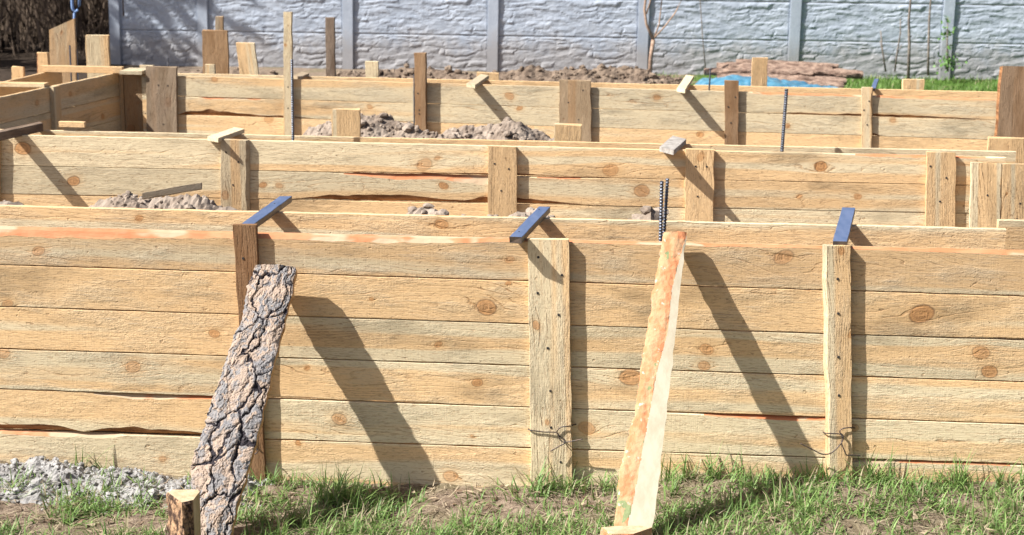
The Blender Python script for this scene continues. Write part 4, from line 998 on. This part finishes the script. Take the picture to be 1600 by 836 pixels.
sapling([[(1450, 118, .02), (1451, 70, .018), (1452, 30, .016), (1455, -10, .012), (1456, -50, .008)]], 18.2, 'tall bare stem just left of the leafy climber', TWIG2, 'shoot', 'shoot', 'bare shoots before the fence')
sapling([[(1481, 112, .02), (1480, 70, .016), (1481, 28, .01)]], 21.6, 'green leafy climber growing up a fence post at right', TWIG2, 'climber', 'plant', None,
        [(1480, 30, 14, .03), (1480, 50, 20, .04), (1479, 57, 24, .05), (1481, 75, 16, .04), (1482, 88, 16, .04), (1480, 100, 50, .09), (1486, 96, 20, .05), (1475, 98, 20, .05)])

# wood behind, left of the fence
def tree(px, Y, r, H, label, sd, lean=0.0):
    rg = random.Random(sd); b = atY(px, 100, Y); e = empty('tree', (b.x, Y, 0), label, 'tree', 'trees at the edge of the dark wood')
    pts, rad = [], []
    for k in range(12):
        t = k/11; pts.append(Vector((b.x+lean*H*t+.25*noise.noise(Vector((t*3, sd, 0)))*t*2, Y+.2*noise.noise(Vector((t*3, sd, 8))), -.1+H*t))); rad.append(r*(1-.75*t))
    vs, fs = tube(pts, rad, 9); finish('trunk', vs, fs, DTRUNK, e, smooth=True)
    vs, fs = [], []
    for q in range(16):
        z = rg.uniform(.6, H*.9); t = z/H; i = min(10, int(t*11)); p = pts[i].lerp(pts[i+1], t*11-i); az = rg.uniform(0, 6.28); L = rg.uniform(.4, 1.4)
        d = Vector((math.cos(az), math.sin(az), rg.uniform(-.2, .9)))
        tube([p, p+d*L*.5, p+d*L+Vector((0, 0, -.05))], [r*.22, r*.14, r*.05], 5, vs, fs)
    finish('branch', vs, fs, DTRUNK, e, smooth=True)
    vs, fs = [], []
    for q in range(2200):
        c = Vector((rg.gauss(0, .75), rg.gauss(0, .75), rg.uniform(-.35, .4)*H)); p = pts[-3]+c; a = Vector((rg.uniform(-1, 1), rg.uniform(-1, 1), rg.uniform(-.6, .6)))*.10; bb = Vector((rg.uniform(-1, 1), rg.uniform(-1, 1), rg.uniform(-.6, .6)))*.10
        if p.z < 2.4: continue
        n0 = len(vs); vs += [p-a, p-bb, p+a, p+bb]; fs.append((n0, n0+1, n0+2, n0+3))
    finish('crown', vs, fs, DLEAF, e)
TR = [(4, 24.0, .045, 6.5, 'thin straight trunk at the very left edge of the dark wood', .0), (14, 25.5, .10, 8, 'thick grey trunk near the left edge of the dark wood', .0), (33, 27, .05, 7, 'thin trunk rising behind the lowest little stake', .01),
      (58, 26, .055, 7, 'slim trunk slanting right above the orange edged stake', .09), (72, 24.5, .05, 6.5, 'slim trunk right behind the left edge of the slanted top plank', .05), (96, 28, .07, 8, 'trunk rising behind the slanted top plank', .03),
      (126, 26, .05, 7, 'slim trunk between the two tall planks at left', .0), (140, 27, .06, 7.5, 'trunk above the half shaded plank', -.02), (155, 25, .045, 7, 'thin trunk over the right side of the half shaded plank', .01), (171, 24.2, .10, 8, 'thick dark trunk next to the end of the grey fence', .0)]
for i, t in enumerate(TR): tree(t[0], t[1], t[2], t[3], t[4], 40+i, t[5])
def wood_mass():
    rg = random.Random(77); vs, fs = [], []
    for q in range(5200):                                   # brush: thin stems and twigs
        x = rg.uniform(-16, -7.0); y = rg.uniform(22.3, 24) if q % 3 == 0 else rg.uniform(23.5, 36)
        L = rg.uniform(.4, 2.2); a = rg.uniform(0, 6.28); t = abs(rg.gauss(0, .5)); r = rg.uniform(.004, .018)
        d = Vector((math.cos(a)*math.sin(t), math.sin(a)*math.sin(t), math.cos(t))); p = Vector((x, y, rg.uniform(-.05, .6)))
        n0 = len(vs); s = d.cross(Vector((0, 1, .1))).normalized()*r
        vs += [p-s, p+s, p+d*L+s*.3, p+d*L-s*.3]; fs.append((n0, n0+1, n0+2, n0+3))
    nb = len(fs)
    for q in range(26000):
        x = rg.uniform(-34, -6.4); y = rg.uniform(22.6, 46); z = rg.uniform(2.3, 9)
        if z < 3.5 and y > 30 and False: continue
        s = rg.uniform(.15, .4); a = Vector((rg.uniform(-1, 1), rg.uniform(-1, 1), rg.uniform(-.7, .7)))*s; b = Vector((rg.uniform(-1, 1), rg.uniform(-1, 1), rg.uniform(-.7, .7)))*s; p = Vector((x, y, z))
        n0 = len(vs); vs += [p-a, p-b, p+a, p+b]; fs.append((n0, n0+1, n0+2, n0+3))
    mi = [0]*nb+[1]*(len(fs)-nb)
    o = finish('woodland', vs, fs, [DTRUNK, DLEAF], None, mi); tag(o, 'dark tangled brush and foliage of the wood left of the fence', 'wood', kind='stuff')
wood_mass()
def shade_tree():
    rg = random.Random(5); e = empty('tree', (-11, 20.6, 0), 'leafy tree beside the left end of the grey fence, dappling it with shadow', 'tree')
    pts = [Vector((-11+.1*math.sin(k), 20.6, -.1+.55*k)) for k in range(12)]; vs, fs = tube(pts, [.13-.009*k for k in range(12)], 9); finish('trunk', vs, fs, DTRUNK, e, smooth=True)
    vs, fs = [], []
    for q in range(2300):
        p = Vector((-10.9+rg.gauss(0, .6), 20.7+rg.gauss(0, .4), rg.uniform(2.2, 6.5))); s = rg.uniform(.05, .11)
        a = Vector((rg.uniform(-1, 1), rg.uniform(-1, 1), rg.uniform(-1, 1)))*s; b = Vector((rg.uniform(-1, 1), rg.uniform(-1, 1), rg.uniform(-1, 1)))*s
        n0 = len(vs); vs += [p-a, p-b, p+a, p+b]; fs.append((n0, n0+1, n0+2, n0+3))
    finish('crown', vs, fs, DLEAF, e)
shade_tree()
# forked blue stake behind the slanted plank
BLUE = simple('blue_paint', (.10, .18, .36), (.17, .27, .48), 20, 3, .5, .4, .001)
Yk = 13.0
vs, fs = tube([Vector((atY(116, 30, Yk).x, Yk, 0)), atY(116, 30, Yk), atY(116.5, 20, Yk)], .011, 8)
o = finish('forked_pole', vs, fs, BLUE, smooth=True); tag(o, 'blue pole with a forked top behind the slanted top plank', 'pole')
vs, fs = tube([atY(*q, Yk) for q in [(113, -22), (112.5, -5), (112.5, 6), (113.5, 14), (117, 19), (121, 16), (124, 8), (124.5, -5), (124, -22)]], .012, 8)
finish('fork', vs, fs, BLUE, o, smooth=True)
